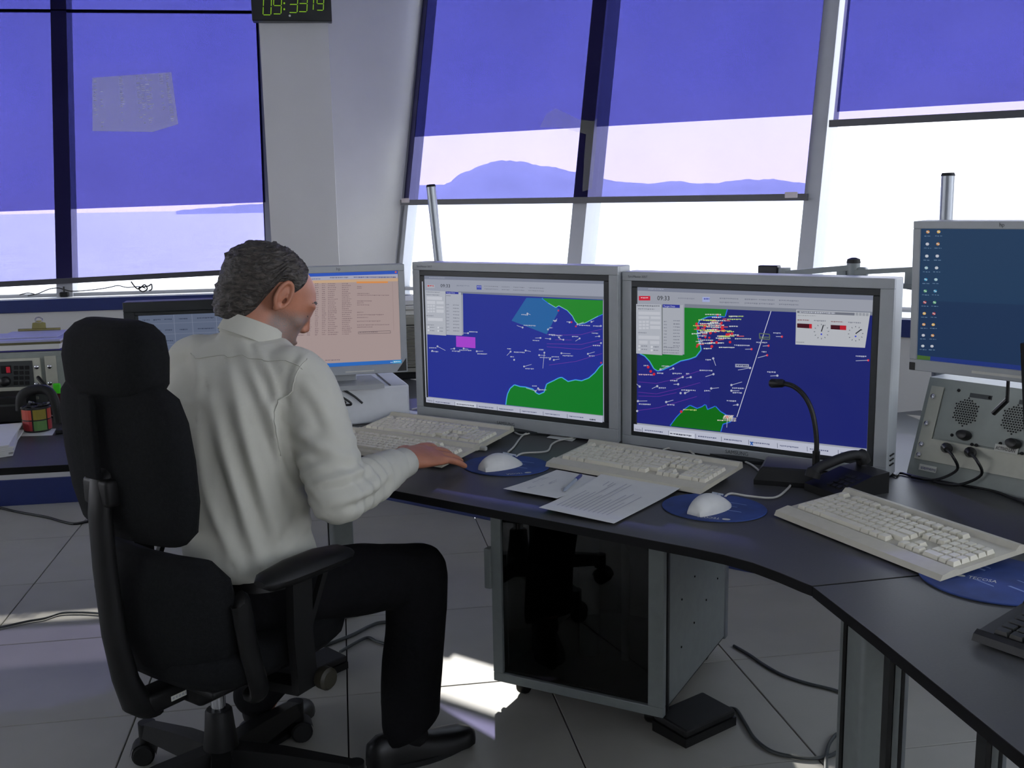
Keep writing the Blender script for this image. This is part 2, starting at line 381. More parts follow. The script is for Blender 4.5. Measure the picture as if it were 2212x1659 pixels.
# pillar at the corner in view, and the splayed reveal beside it
bm = newbm(); prism(bm, [(1.512, -.10), (1.832, -.127), (1.90, .12), (1.96, .75), (1.512, .75)], 0, 2.8); pil = struct(obj('wall_pillar', bm, 'wall'))
bm = newbm(); rows = []
for i in range(15):
    z = 1.032+(2.8-1.032)*i/14; e = GR(SR0-oc+.02, z, -.02); a = Vector((1.826, -.122, z)); rows.append([a.lerp(e, t/6) + NW*(.03*math.sin(math.pi*t/6)) for t in range(7)])
loft(bm, rows, cap=False, closed=False); rv = struct(obj('wall_reveal', bm, 'wall', smooth=True))
bm = newbm()
loft(bm, [[GR(SR0-oc+.0, z, -.035), GR(SR0-oc+.03, z, -.035), GR(SR0-oc+.03, z, .03), GR(SR0-oc+.0, z, .03)] for z in (1.032, 2.8)]); struct(obj('trim_9', bm, 'white_frame'))

# blinds: light see-through film with a bottom bar on the room side, darker film behind the mullions
def blind(name, label, G, s0, s1, zbar0, zbar1, d, mname='film_light', barr=True, zt=2.79, cassette=True):
    base = G(s0, zbar0, d); t = thing(name, label, 'blind', base, 0)
    bm = newbm(); slab(bm, [G(s0, zbar0, d), G(s1, zbar1, d), G(s1, zt, d), G(s0, zt, d)], .0015); wpart(t, 'film', bm, mname)
    if barr:
        bm = newbm(); beam(bm, G(s0-.012, zbar0-.010, d), G(s1+.012, zbar1-.010, d), .026, .020, (0, 0, 1)); wpart(t, 'bottom_bar', bm, 'bar')
    if cassette:
        bm = newbm(); tube(bm, [G(s0-.01, zt-.03, d-.03), G(s1+.01, zt-.03, d-.03)], .032, 16); wpart(t, 'roller', bm, 'bar', smooth=True)
    return t
def solveG(px, G, lo, hi, d, horiz=None):
    """find (s, z) on the slanted blind plane for a pixel"""
    p0 = G(0, 1.2, d); p1 = G(1, 1.2, d); p2 = G(0, 2.2, d); nn = (p1-p0).cross(p2-p0).normalized(); r = ray(*px); Q = CAM+r*((p0-CAM).dot(nn)/r.dot(nn))
    uu = (p1-p0).normalized(); return (Q-p0).dot(uu), Q.z
dI = -.075; dO = -.045
dL = -.11
a, b = solveG((0, 609), GL, 0, 0, dL), solveG((548, 580), GL, 0, 0, dL)
sl_ = (b[1]-a[1])/(b[0]-a[0])
blind('roller_blind', 'pale see-through film blind with dark bottom bar over the left window', GL, .40, sL(1.487)-.012, a[1]+sl_*(.40-a[0]), b[1], dL)
a, b = solveG((0, 457), GL, 0, 0, dO), solveG((565, 437), GL, 0, 0, dO); sl_ = (b[1]-a[1])/(b[0]-a[0])
blind('outer_blind', 'dark blue outer film blind half lowered behind the left window mullion', GL, .38, sL(1.487)-.01, a[1]+sl_*(.38-a[0]), b[1], dO, 'film_dark', False, cassette=False)
a, b = solveG((872, 433), GR, 0, 0, dI), solveG((1738, 420), GR, 0, 0, dI)
blind('roller_blind', 'wide pale film blind with bottom bar across the two middle panes', GR, a[0], b[0], a[1], b[1], dI)
a, b = solveG((905, 296), GR, 0, 0, dO), solveG((1760, 247.5), GR, 0, 0, dO)
blind('outer_blind', 'dark blue outer film blind above the mountain in the middle window', GR, a[0]-.03, b[0], a[1]+.002, b[1], dO, 'film_dark', False, cassette=False)
a, b = solveG((1800, 261), GR, 0, 0, dI), solveG((2212, 239), GR, 0, 0, dI); sl_ = (b[1]-a[1])/(b[0]-a[0])
blind('roller_blind', 'pale film blind with black bottom bar in the rightmost window', GR, a[0], 3.97, a[1], a[1]+sl_*(3.97-a[0]), dI)
b2 = a[1]+.035
blind('outer_blind', 'dark blue outer film blind in the rightmost window', GR, a[0], 3.97, b2, b2+sl_*(3.97-a[0]), dO, 'film_dark', False, cassette=False)
# pale tape clips on the middle bar
for px, lb in (((880, 433), 'left'), ((1712, 421), 'right')):
    s_, z_ = solveG(px, GR, 0, 0, dI); bm = newbm(); box(bm, (0, 0, 0), (.05, .006, .022), None, .002)
    xf(bm, bm.verts, TR(GR(s_, z_, dI-.014)) @ Rz(-math.pi/4)); tag(obj('tape', bm, 'tape', origin=GR(s_, z_, dI-.014)), 'scrap of pale tape on the %s end of the middle blind bar' % lb, 'tape')
# dusty smear on the middle blind beside the mullion
sm = [solveG(q, GR, 0, 0, dI-.004) for q in ((1166, 275), (1180, 246), (1200, 234), (1226, 246), (1250, 258), (1282, 262), (1290, 256), (1287, 320), (1278, 408), (1258, 414), (1262, 340), (1266, 290), (1215, 276))]
film('smear_film', (.97, .97, .92), .16, (.85, .85, .75)); bm = newbm(); slab(bm, [GR(s_, z_, dI-.004) for s_, z_ in sm], .0006); obj('dust_smear', bm, 'smear_film', win2)
# translucent ruled sheet taped on the left window
t_ = [solveG(q, GL, 0, 0, dL-.012) for q in ((199, 168), (370, 156), (385, 268), (330, 285), (200, 283))]
bm = newbm(); slab(bm, [GL(s, z, dL-.012) for s, z in t_], .0006)
film('sheet_film', (.92, .90, .80), .40, (.95, .95, .95)); sh = tag(obj('translucent_sheet', bm, 'sheet_film', origin=GL(t_[0][0], t_[0][1], dL-.012)), 'translucent ruled sheet stuck on the left window blind', 'sheet')
bm = newbm(); rs = random.Random(3)
for row in range(24):
    y_ = .04+.92*row/24
    for c0, pr_ in ((.02, .8), (.10, .35), (.34, .9), (.55, .8), (.60, .8), (.66, .7), (.70, .5), (.84, .5), (.92, .9)):
        if rs.random() < pr_*(1 if row < 15 else .5):
            q = lambda fx, fy: GL(*(lambda A_, B_, C_, D_: ((A_[0]*(1-fx)+B_[0]*fx)*(1-fy)+(D_[0]*(1-fx)+C_[0]*fx)*fy, (A_[1]*(1-fx)+B_[1]*fx)*(1-fy)+(D_[1]*(1-fx)+C_[1]*fx)*fy))(t_[0], t_[1], t_[2], t_[4]), dL-.014)
            l_ = rs.uniform(.015, .05)
            poly(bm, [q(c0, y_), q(c0+l_, y_), q(c0+l_, y_+.012), q(c0, y_+.012)])
wo_ = obj('ruling', bm, 'sill', None); wo_.parent = sh; wo_.location = -sh.location; wo_['kind'] = 'stuff'

# ------------------------------------------------------------------ outdoors: sea and mountains
bm = newbm(); n_ = 48
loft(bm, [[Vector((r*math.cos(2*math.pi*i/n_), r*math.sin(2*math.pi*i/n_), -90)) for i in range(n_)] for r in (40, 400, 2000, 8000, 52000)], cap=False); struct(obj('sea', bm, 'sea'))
prof = [(760, 436), (870, 404), (905, 400), (960, 399), (975, 392), (985, 382), (1000, 373), (1020, 366), (1040, 357), (1060, 350), (1085, 346), (1110, 348), (1130, 349), (1150, 355), (1175, 359), (1200, 361), (1230, 370), (1260, 374), (1300, 385), (1330, 392), (1360, 394), (1400, 397), (1440, 392), (1470, 391), (1500, 396), (1540, 396), (1580, 391), (1610, 387), (1640, 389), (1670, 386), (1700, 391), (1740, 396), (1800, 398), (1900, 402), (2050, 405), (2250, 410)]
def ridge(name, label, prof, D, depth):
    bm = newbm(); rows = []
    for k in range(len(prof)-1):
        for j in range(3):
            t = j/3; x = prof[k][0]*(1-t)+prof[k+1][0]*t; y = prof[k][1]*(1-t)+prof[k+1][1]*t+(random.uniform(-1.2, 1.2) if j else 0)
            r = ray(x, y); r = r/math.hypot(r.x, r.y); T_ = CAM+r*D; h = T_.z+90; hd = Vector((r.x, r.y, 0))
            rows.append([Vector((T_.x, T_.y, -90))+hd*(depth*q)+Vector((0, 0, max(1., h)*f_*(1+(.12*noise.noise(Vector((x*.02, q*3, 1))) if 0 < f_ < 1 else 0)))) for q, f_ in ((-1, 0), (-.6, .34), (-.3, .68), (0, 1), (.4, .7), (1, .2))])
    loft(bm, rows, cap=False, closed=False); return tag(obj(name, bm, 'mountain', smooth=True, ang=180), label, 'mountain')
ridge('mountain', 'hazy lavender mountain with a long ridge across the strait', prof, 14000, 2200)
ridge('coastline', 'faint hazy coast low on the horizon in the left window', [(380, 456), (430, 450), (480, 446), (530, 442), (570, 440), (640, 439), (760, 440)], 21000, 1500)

# ================================================================== DESKS
ZD = .75
def arc(c, r, a0, a1, n=10): return [(c[0]+r*math.cos(math.radians(a0+(a1-a0)*i/n)), c[1]+r*math.sin(math.radians(a0+(a1-a0)*i/n))) for i in range(n+1)]
def desk(name, label, pl, base, legs):
    t = thing(name, label, 'desk', base)
    bm = newbm(); prism(bm, pl, ZD-.018, ZD); wpart(t, 'tabletop', bm, 'desk_top')
    cx = sum(p[0] for p in pl)/len(pl); cy = sum(p[1] for p in pl)/len(pl)
    bm = newbm(); n = len(pl)
    rings = [[Vector((p[0], p[1], z)) for p in pl] for z in (ZD-.027, ZD-.001)]
    # dark edge band standing 1 mm proud of the top's rim
    out = []
    for i, p in enumerate(pl):
        a = Vector(pl[i-1]); b = Vector(pl[(i+1) % n]); d = (b-a).normalized(); nn = Vector((d.y, -d.x))
        if (Vector(p)-Vector((cx, cy))).dot(nn) < 0: nn = -nn
        out.append((p[0]+nn.x*.0015, p[1]+nn.y*.0015))
    loft(bm, [[Vector((*p, ZD-.0195)) for p in out], [Vector((*p, ZD-.0005)) for p in out]], cap=False); wpart(t, 'edge_band', bm, 'desk_edge')
    for l in legs: l(t)
    return t
def col_leg(x, y, rz, w=.075, d=.11, fl=.13):
    def f(t):
        bm = newbm(); box(bm, (x, y, ZD/2-.02), (w, d, ZD-.06), rz, .012, 3); wpart(t, 'leg_column', bm, 'leg_grey', True)
        bm = newbm(); box(bm, (x, y, .010), (.085, fl, .02), rz, .006); wpart(t, 'leg_foot', bm, 'leg_grey')
        for s_ in (-1, 1):
            bm = newbm(); q = Matrix.Rotation(rz, 4, 'Z') @ Vector((s_*(w/2+.001), .02, 0)); box(bm, (x+q.x, y+q.y, ZD/2), (.004, .014, ZD-.1), rz); wpart(t, 'groove', bm, 'leg_black')
    return f
c45 = math.sqrt(.5)
fo = -1.868                                                                     # front edge of the main desk in right-wall coordinates
p_a = so(2.755, fo, 0); p_b = so(4.20, fo, 0)
jx, jy = 2.64, -3.68
# main desk: front edge, curved joint toward the right-hand desk
fp = [(p_b.x, p_b.y), (2.548, -3.49), (2.585, -3.545), (2.612, -3.605), (2.632, -3.66), (jx, jy)]
bk0, bk1 = so(1.90, -.50, 0), so(3.72, -.92, 0)
seamR = (3.66, -3.63)
main_poly = [(p_a.x, p_a.y)]+fp+[seamR, (3.66, -2.30), (bk1.x, bk1.y), (bk0.x, bk0.y)]
desk('main_desk', 'black-topped corner desk running under the two large chart monitors', main_poly, (2.6, -2.6, 0), [col_leg(3.0, -2.1, -math.pi/4), col_leg(*[(lambda P: (P.x, P.y))(ony(1868, 1500, -3.40))][0], 0.0)])
left_poly = [(-.6, -2.41), (1.40, -2.41), (p_a.x-.005, p_a.y-.004), (bk0.x-.004, bk0.y), (1.35, -1.10), (1.1, -1.22), (-.6, -1.22)]
desk('left_desk', 'black-topped desk with pen cups and radio console, left of the chair', left_poly, (.3, -1.8, 0), [col_leg(.1, -1.7, math.pi/2), col_leg(*[(lambda P: (P.x, P.y))(ony(735, 1140, -1.75))][0], .2, .075, .10)])
right_poly = [(jx, jy-.006), (jx+.003, -3.9), (jx, -4.3), (jx-.01, -5.1), (3.66, -5.1), (3.66, seamR[1]-.006)]
def panel_leg(px, Y):
    P = ony(px, 1560, Y)
    def f(t):
        for k, (dx, w, m) in enumerate(((0, .008, 'leg_black'), (.012, .010, 'leg_grey'), (.022, .006, 'leg_black'), (.029, .006, 'alu'))):
            bm = newbm(); box(bm, (P.x+dx, P.y, .36), (w, .06, .70), -.35); wpart(t, 'leg_strip', bm, m)
        bm = newbm(); box(bm, (P.x+.014, P.y, .012), (.05, .10, .024), -.35, .004); wpart(t, 'leg_foot', bm, 'leg_black')
    return f
desk('right_desk', 'black-topped desk with the blue pad and black keyboard, nearest the camera', right_poly, (3.1, -4.3, 0), [panel_leg(1915, -3.74), panel_leg(2128, -3.92)])

# ================================================================== CABINET under the main desk
cyaw = math.radians(-39.8); cu = Vector((math.cos(cyaw), math.sin(cyaw), 0)); cv = Vector((-cu.y, cu.x, 0))
cA = at(1066, 1470, .06); cB = at(1432, 1553, .06); cu = (cB-cA).normalized(); cv = Vector((-cu.y, cu.x, 0)); cw = (cB-cA).length; cdp = .60; cz0, cz1 = .06, .715
cyaw = math.atan2(cu.y, cu.x)
cab = thing('rack_cabinet', 'grey floor rack cabinet with smoked glass door under the main desk', 'cabinet', (cA+cu*cw/2+cv*cdp/2)*1, cyaw); cab.location.z = 0
def cl(x, y, z): return (x-cw/2, y-cdp/2, z)
def cpart(name, c, s, m, bev=0, par=None): bm = newbm(); box(bm, cl(*c), s, None, bev); return obj(name, bm, m, par or cab)
fz = (cz0+cz1)/2; fh = cz1-cz0
cpart('side_panel', (cw-.012, cdp/2+.02, fz), (.012, cdp-.09, fh-.02), 'leg_grey', .002); cpart('side_panel', (.012, cdp/2+.02, fz), (.012, cdp-.09, fh-.02), 'leg_grey', .002)
for x in (.012, cw-.012):
    cpart('corner_post', (x, cdp-.015, fz), (.022, .03, fh), 'alu', .006)
    cpart('corner_post', (x, .045, fz), (.022, .016, fh), 'bezel_black', .003)
cpart('bottom_panel', (cw/2, cdp/2+.01, cz0+.012), (cw-.02, cdp-.06, .02), 'leg_black'); cpart('top_panel', (cw/2, cdp/2+.01, cz1-.01), (cw-.02, cdp-.06, .016), 'leg_grey'); cpart('back_panel', (cw/2, cdp-.01, fz), (cw-.05, .008, fh-.03), 'console_dark')
# glass door with an aluminium frame
dr = cpart('door', (cw/2, .012, cz0+.014), (cw, .022, .028), 'leg_grey', .003); dr.name = 'door'
for c, s in (((cw/2, .012, cz1-.014), (cw, .022, .028)), ((.016, .012, fz), (.032, .022, fh-.056)), ((cw-.022, .012, fz), (.044, .022, fh-.056))): cpart('door_frame', c, s, 'leg_grey', .002, dr)
cpart('door_glass', (cw/2-.006, .012, fz), (cw-.08, .006, fh-.06), 'smoked', 0, dr)
cpart('door_handle', (-.010, .010, cz0+fh*.52), (.022, .03, .12), 'leg_grey', .004, dr)
bm = newbm(); hx = random.Random(5)
for i in range(4):
    for j in range(4):
        y = .16+.11*j; z = cz0+.14+.14*i+.03*j
        if z < cz1-.05:
            v = lathe(bm, [(.003, 0), (.003, .002)], 8, TR(cl(cw-.0055, y, z)) @ Matrix.Rotation(math.pi/2, 4, 'Y'))
o_ = obj('panel_hole', bm, 'hole', cab); o_['kind'] = 'stuff'
# reflections in the door glass modelled as two upright tubes and two slanting straps
for x, r in ((cw*.40, .03), (cw*.62, .012)):
    bm = newbm(); cyl(bm, cl(x, .22, cz0+.04), cl(x, .22, cz1-.05), r); obj('reflection_tube', bm, 'leg_grey', cab, True)
for p0, p1 in (((.10, .16, .38), (cw*.42, .14, .60)), ((cw*.60, .14, .60), (cw*.80, .16, .42))):
    bm = newbm(); beam(bm, cl(*p0), cl(*p1), .05, .02, (0, 0, 1)); obj('reflection_strap', bm, 'leg_black', cab)
for x in (.06, cw-.06):
    for y in (.08, cdp-.07):
        bm = newbm(); v = lathe(bm, [(.004, -.014), (.027, -.014), (.030, -.008), (.030, .008), (.027, .014), (.004, .014)], 16, TR(cl(x, y, .030)) @ Matrix.Rotation(math.pi/2, 4, 'Y')); box(bm, cl(x, y, .052), (.03, .03, .016)); obj('caster', bm, 'leg_black', cab, True)

# ================================================================== SCREEN CANVAS
class Canvas:
    """flat picture of a screen: points are given in any quad's coordinates and squared up by homography into w x h metres"""
    def __init__(s, corners, w, h):
        s.w, s.h = w, h; s.bm = newbm(); s.mats = []; s.z = 0
        A = []; B = []
        for (x, y), (u, v) in zip(corners, ((0, 1), (1, 1), (1, 0), (0, 0))):
            A += [[x, y, 1, 0, 0, 0, -u*x, -u*y], [0, 0, 0, x, y, 1, -v*x, -v*y]]; B += [u, v]
        s.Hm = np.append(np.linalg.solve(np.array(A, float), np.array(B, float)), 1).reshape(3, 3); s.Hi = np.linalg.inv(s.Hm)
    def uv(s, p): q = s.Hm @ np.array([p[0], p[1], 1.]); return q[0]/q[2], q[1]/q[2]
    def pt(s, p):
        u, v = s.uv(p); u = min(1, max(0, u)); v = min(1, max(0, v)); return Vector(((u-.5)*s.w, -.0005-s.z, (v-.5)*s.h))
    def mi(s, col):
        m = emat(col)
        if m not in s.mats: s.mats.append(m)
        return s.mats.index(m)
    def up(s): s.z += .00006
    def poly(s, pts, col): s.up(); poly(s.bm, [s.pt(p) for p in pts], s.mi(col))
    def rect(s, x0, y0, x1, y1, col, k=0.0): s.poly([(x0, y0), (x1, y0+k*(x1-x0)), (x1, y1+k*(x1-x0)), (x0, y1)], col)
    def line(s, pts, w, col):
        s.up(); m = s.mi(col)
        for a, b in zip(pts, pts[1:]):
            dx, dy = b[0]-a[0], b[1]-a[1]; L = math.hypot(dx, dy) or 1; ox, oy = -dy/L*w/2, dx/L*w/2
            P = [s.pt((a[0]+ox, a[1]+oy)), s.pt((b[0]+ox, b[1]+oy)), s.pt((b[0]-ox, b[1]-oy)), s.pt((a[0]-ox, a[1]-oy))]
            if (P[0]-P[2]).length > 1e-6: poly(s.bm, P, m)
    def dashes(s, x, y, w, col, h=9, k=.05, rnd=random.Random(11)):
        x1 = x+w; xx = x; m = s.mi(col); s.up()
        while xx < x1-2:
            l = min(rnd.uniform(6, 16), x1-xx); yy = y+(xx-x)*k; hh = h*rnd.uniform(.5, .8)
            poly(s.bm, [s.pt((xx, yy)), s.pt((xx+l, yy+l*k)), s.pt((xx+l, yy+l*k+hh)), s.pt((xx, yy+hh))], m); xx += l+rnd.uniform(2.5, 5)
    def text(s, t, x, y, hgt, wid, col, k=.05):
        s.up(); P = s.pt((x, y)); Q = s.pt((x+wid, y+k*wid)); T_ = s.pt((x, y-hgt)); put_text(s.bm, t, P, (Q-P).normalized(), (T_-P).normalized(), (T_-P).length, (Q-P).length, s.mi(col))
    def circle(s, x, y, r, col, n=20): s.poly([(x+r*math.cos(2*math.pi*i/n), y+r*math.sin(2*math.pi*i/n)) for i in range(n)], col)
    def build(s, parent, name='screen', loc=(0, 0, 0)):
        me = bpy.data.meshes.new(name)
        for f in s.bm.faces:
            f.normal_update()
            if f.normal.y > 0: f.normal_flip()
        s.bm.to_mesh(me); s.bm.free(); o = bpy.data.objects.new(name, me)
        for m in s.mats: me.materials.append(m)
        o.location = loc; return link(o, parent)
WHT = (176, 180, 200); GRY = (160, 165, 176); LG = (176, 180, 190); DK = (96, 100, 112)
def ship(cv, x, y, lx, ly, tx=None, ty=None, tw=60, col=WHT, dot=None, k=.05):
    cv.circle(x, y, 9, dot or col, 8); cv.line([(x, y), (x+lx, y+ly)], 4, col)
    if tx is not None: cv.dashes(x+tx, y+ty, tw, col, 13, k)
def monitor(name, label, center, yaw, tilt, w, h, bz, inner, m_out, depth=.06, rad=.004, group=None):
    """flat panel; its Empty stands at the foot of the screen, front faces local -y"""
    t = thing(name, label, 'monitor', center, yaw, group); t.rotation_euler = (tilt, 0, yaw)
    L, R_, B_, T_ = bz; W_, H_ = w+L+R_, h+B_+T_; cx, cz = (R_-L)/2, (T_-B_)/2
    bm = newbm(); box(bm, (cx, depth/2+.002, cz), (W_, depth-.004, H_), None, rad, 2); obj('housing', bm, m_out, t)
    fr = []
    def bar(x0, x1, z0, z1, m, nm, y=-.006, d=.012): bm = newbm(); box(bm, ((x0+x1)/2, y+d/2, (z0+z1)/2), (x1-x0, d, z1-z0), None, .0015, 1); return obj(nm, bm, m, t)
    X0, X1, Z0, Z1 = cx-W_/2, cx+W_/2, cz-H_/2, cz+H_/2; ix, iz = w/2+inner, h/2+inner
    bar(X0, X1, iz, Z1, m_out, 'bezel'); bar(X0, X1, Z0, -iz, m_out, 'bezel'); bar(X0, -ix, -iz, iz, m_out, 'bezel'); bar(ix, X1, -iz, iz, m_out, 'bezel')
    if inner:
        for a in ((-ix, ix, h/2, iz), (-ix, ix, -iz, -h/2), (-ix, -w/2, -h/2, h/2), (w/2, ix, -h/2, h/2)): bar(*a, 'bezel_dark', 'inner_bezel', -.004, .008)
    return t, (X0, X1, Z0, Z1)
# ---- large chart monitors
ss = .641/.518
M1 = CAM+(Vector((2.233, -2.875, 1.093))-CAM)*ss; M2 = CAM+(Vector((2.668, -3.283, 1.081))-CAM)*ss
Y1, Y2 = math.radians(-43.5), math.radians(-45.2)
def big_stand(t, Z0):
    bm = newbm(); box(bm, (0, .12, Z0+.112), (.20, .05, .218), None, .01); obj('stand_neck', bm, 'bezel_dark', t)
    bm = newbm(); lathe(bm, [(.17, 0), (.17, .008), (.12, .016), (.02, .02)], 32, TR((0, .10, ZD+.0005-t.location.z)) @ Matrix.Diagonal((1, .75, 1, 1))); obj('stand_base', bm, 'bezel_dark', t, True)
    bm = newbm(); lathe(bm, [(.02, 0), (.10, -.002), (.165, -.02), (.18, -.05), (.18, -.06)], 32, TR((.1, .05, 0)) @ Matrix.Rotation(math.pi/2, 4, 'X')); xf(bm, bm.verts, TR((0, .06, 0))); obj('back_cover', bm, 'bezel_black', t, True)
    bm = newbm(); put_text(bm, 'SAMSUNG', (-.05, -.0066, Z0+.012), Vector((1, 0, 0)), Vector((0, 0, 1)), .010); obj('brand_lettering', bm, 'logo', t)
m1, bx = monitor('chart_monitor', 'wide silver monitor showing a blue sea chart, left of the pair', M1, Y1, 0, .641, .401, (.044, .046, .056, .042), .017, 'bezel', .07)
big_stand(m1, bx[2]); bm = newbm(); put_text(bm, 'SyncMaster 305T', (bx[0]+.02, -.0066, bx[3]-.018), Vector((1, 0, 0)), Vector((0, 0, 1)), .008); obj('model_lettering', bm, 'logo', m1)
c = Canvas([(158, 148), (1872, 222), (1862, 1545), (178, 1325)], .641, .401); k = .043
c.poly([(158, 148), (1872, 222), (1862, 1545), (178, 1325)], (152, 157, 172))
c.poly([(158, 148), (1872, 222), (1872, 250), (158, 180)], (122, 128, 146)); c.dashes(205, 164, 150, (165, 170, 185), 8, k)
c.poly([(480, 300), (1868, 368), (1866, 402), (480, 330)], (120, 126, 142)); c.rect(182, 232, 256, 262, (170, 172, 182), k); c.dashes(188, 238, 58, (190, 40, 50), 14, k)
c.text('09:33', 312, 258, 30, 90, (30, 32, 40)); c.dashes(465, 240, 120, (130, 136, 152), 14, k); c.rect(655, 245, 702, 285, (70, 80, 170), k); c.dashes(660, 256, 38, (190, 195, 230), 10, k)
for i in range(2):
    for x, w in ((730, 130), (895, 75), (1005, 105), (1150, 150)): c.dashes(x, 250+i*26+(x-730)*.05, w, (124, 128, 142), 11, .05)
c.poly([(525, 318), (1862, 396), (1853, 1484), (180, 1278), (180, 690), (524, 705)], (36, 48, 146))
seaB = (52, 120, 226)
landN = [(1280, 374), (1862, 402), (1858, 530), (1815, 548), (1760, 575), (1690, 610), (1625, 622), (1595, 595), (1570, 545), (1520, 490), (1440, 445), (1410, 462), (1340, 420)]
landS = [(922, 1366), (930, 1310), (940, 1265), (965, 1215), (1005, 1182), (1060, 1200), (1110, 1205), (1180, 1225), (1215, 1262), (1240, 1275), (1290, 1255), (1315, 1180), (1345, 1165), (1380, 1150), (1430, 1125), (1460, 1120), (1490, 1140), (1520, 1160), (1590, 1145), (1650, 1155), (1720, 1130), (1780, 1080), (1820, 1030), (1856, 1000), (1852, 1484)]
c.poly([(1130, 368), (1285, 374), (1340, 420), (1410, 462), (1447, 480), (1380, 600), (1320, 712), (985, 580)], (38, 98, 160))
c.line([landN[0]]+landN[::-1][:11], 14, seaB); c.poly(landN, (36, 134, 44)); c.line(landS[:-1], 16, seaB); c.poly(landS, (18, 122, 40))
c.line(landN[3:], 4, (140, 210, 160)); c.line(landS[:-1], 5, (90, 190, 220))
c.poly([(455, 715), (638, 730), (638, 832), (455, 816)], (166, 66, 206))
for a in ([(1320, 715), (1500, 722), (1650, 720), (1850, 670)], [(1320, 800), (1480, 806), (1650, 812), (1850, 770)], [(1320, 828), (1640, 858), (1850, 800)], [(1340, 1000), (1600, 970), (1850, 900)], [(1400, 765), (1560, 770)]): c.line(a, 4, (110, 60, 160))
for a in ((570, 690, -45, -2, 12, -18, 82), (1092, 645, -55, -20, 10, -25, 115), (1140, 515, 30, 12, -58, 5, 66), (1262, 745, -50, 0, -75, 18, 66), (1355, 755, -50, -5, -12, -45, 60), (1440, 742, 20, 20, -70, -25, 100), (1482, 765, -40, -8), (1638, 755, -40, 25, -72, -24, 60), (1826, 738, -40, 4, -70, -35, 60), (280, 808, 75, 40, -80, 8, 72), (230, 850, 0, 1, -10, 0, 66), (440, 832, -36, 2, -22, 18, 78), (530, 832, 45, 8, -42, 10, 115), (655, 860, 62, 0, 6, 18, 92), (978, 868, -36, 36, -32, -32, 36), (1122, 860, 50, 10, -112, 8, 102), (1012, 945, 4, 4, -36, -34, 34), (1252, 905, 60, 4, 6, 18, 110), (1302, 882, -16, 148, -50, -34, 42), (1392, 952, 55, -8, -20, -35, 70), (1355, 945, -8, 2), (1466, 890, 88, 6, 12, 18, 100), (1720, 900, 66, -18, 10, 14, 56), (1108, 1008, 72, -18, 12, 16, 82), (1240, 1215, -30, 40, -56, -28, 46), (1215, 1240, -90, -30), (1250, 1228, 60, 6, 10, -4, 62), (1410, 588, 22, -22, -18, -10, 36), (1342, 665, 12, -12, 16, -20, 30), (1625, 622, 60, -20, 15, 4, 105), (1760, 600, 25, -8), (1550, 602, 10, 0, -26, -10, 36), (1850, 640, -6, 0, -74, -6, 76), (1850, 800, -6, 0, -78, 16, 70)): ship(c, *a)
for x, y in ((1570, 600), (1612, 640), (1850, 985), (1446, 490)): c.circle(x, y, 9, (190, 50, 90), 8)
c.poly([(180, 284), (372, 296), (373, 708), (182, 692)], LG); c.poly([(374, 298), (520, 308), (524, 710), (374, 700)], (170, 174, 186)); c.poly([(376, 296), (496, 304), (496, 324), (376, 318)], (44, 52, 150)); c.text('Target Data', 382, 316, 14, 80, (190, 195, 230)); c.line([(373, 298), (374, 704)], 3, DK)
for i, y in enumerate((295, 320, 515, 600)): c.dashes(188, y, 130 if i < 2 else 70, (124, 128, 140), 9, .06)
for q in ((196, 340, 340, 370), (196, 380, 276, 410), (286, 385, 356, 412), (200, 538, 344, 566)): c.rect(*q, (196, 199, 208), .05)
for i in range(3):
    for j in range(3): c.rect(200+26*i, 420+26*j, 220+26*i, 436+26*j, (196, 199, 208), .05)
c.rect(286, 432, 356, 450, (196, 199, 208), .05); c.rect(286, 462, 356, 492, (196, 199, 208), .05)
for y in (625, 655): c.circle(208, y, 9, (205, 208, 215), 8); c.dashes(224, y, 40, (124, 128, 140), 9, .05); c.circle(302, y+6, 9, (205, 208, 215), 8); c.dashes(314, y+6, 32, (124, 128, 140), 9, .05)
c.dashes(384, 332, 40, (120, 124, 136), 9, .05)
for i in range(9): c.dashes(384, 415+i*30, 24, (124, 128, 140), 9, .05); c.dashes(446, 420+i*30, 58, (124, 128, 140), 10, .05)
c.poly([(178, 1278), (1862, 1484), (1862, 1545), (178, 1325)], (178, 182, 200))
c.text('Inicio', 192, 1316, 18, 46, (40, 42, 60), .11)
for x in (250, 452, 662, 856, 1074, 1296, 1526): y = 1290+(x-180)*.122; c.line([(x, y+4), (x+1, y+42)], 3, (60, 66, 90)); c.dashes(x+18, y+20, 140, (90, 96, 124), 12, .122)
c.rect(455, 1322, 655, 1362, (196, 200, 214), .12); c.dashes(470, 1342, 170, (60, 64, 80), 12, .122); c.dashes(1740, 1506, 60, (40, 44, 60), 18, .1)
c.line([(162, 200), (180, 1278)], 8, (190, 196, 210))
c.build(m1)
m2, bx = monitor('chart_monitor', 'wide silver monitor with the strait chart and gauge window, behind the microphone', M2, Y2, 0, .641, .401, (.046, .050, .044, .042), .017, 'bezel', .07)
big_stand(m2, bx[2]); bm = newbm(); put_text(bm, 'SyncMaster 305T', (bx[0]+.02, -.0066, bx[3]-.018), Vector((1, 0, 0)), Vector((0, 0, 1)), .008); obj('model_lettering', bm, 'logo', m2)
for i in range(3):
    bm = newbm(); box(bm, (bx[1]+.001, .03, bx[2]+.03+i*.012), (.004, .03, .003)); obj('side_vent', bm, 'hole', m2)
c = Canvas([(128, 160), (1955, 275), (1900, 1500), (128, 1258)], .641, .401); k = .063
c.poly([(128, 160), (1955, 275), (1900, 1500), (128, 1258)], (154, 158, 170))
c.poly([(128, 160), (1955, 275), (1955, 310), (128, 188)], (122, 128, 146)); c.dashes(215, 174, 120, (160, 165, 180), 9, k)
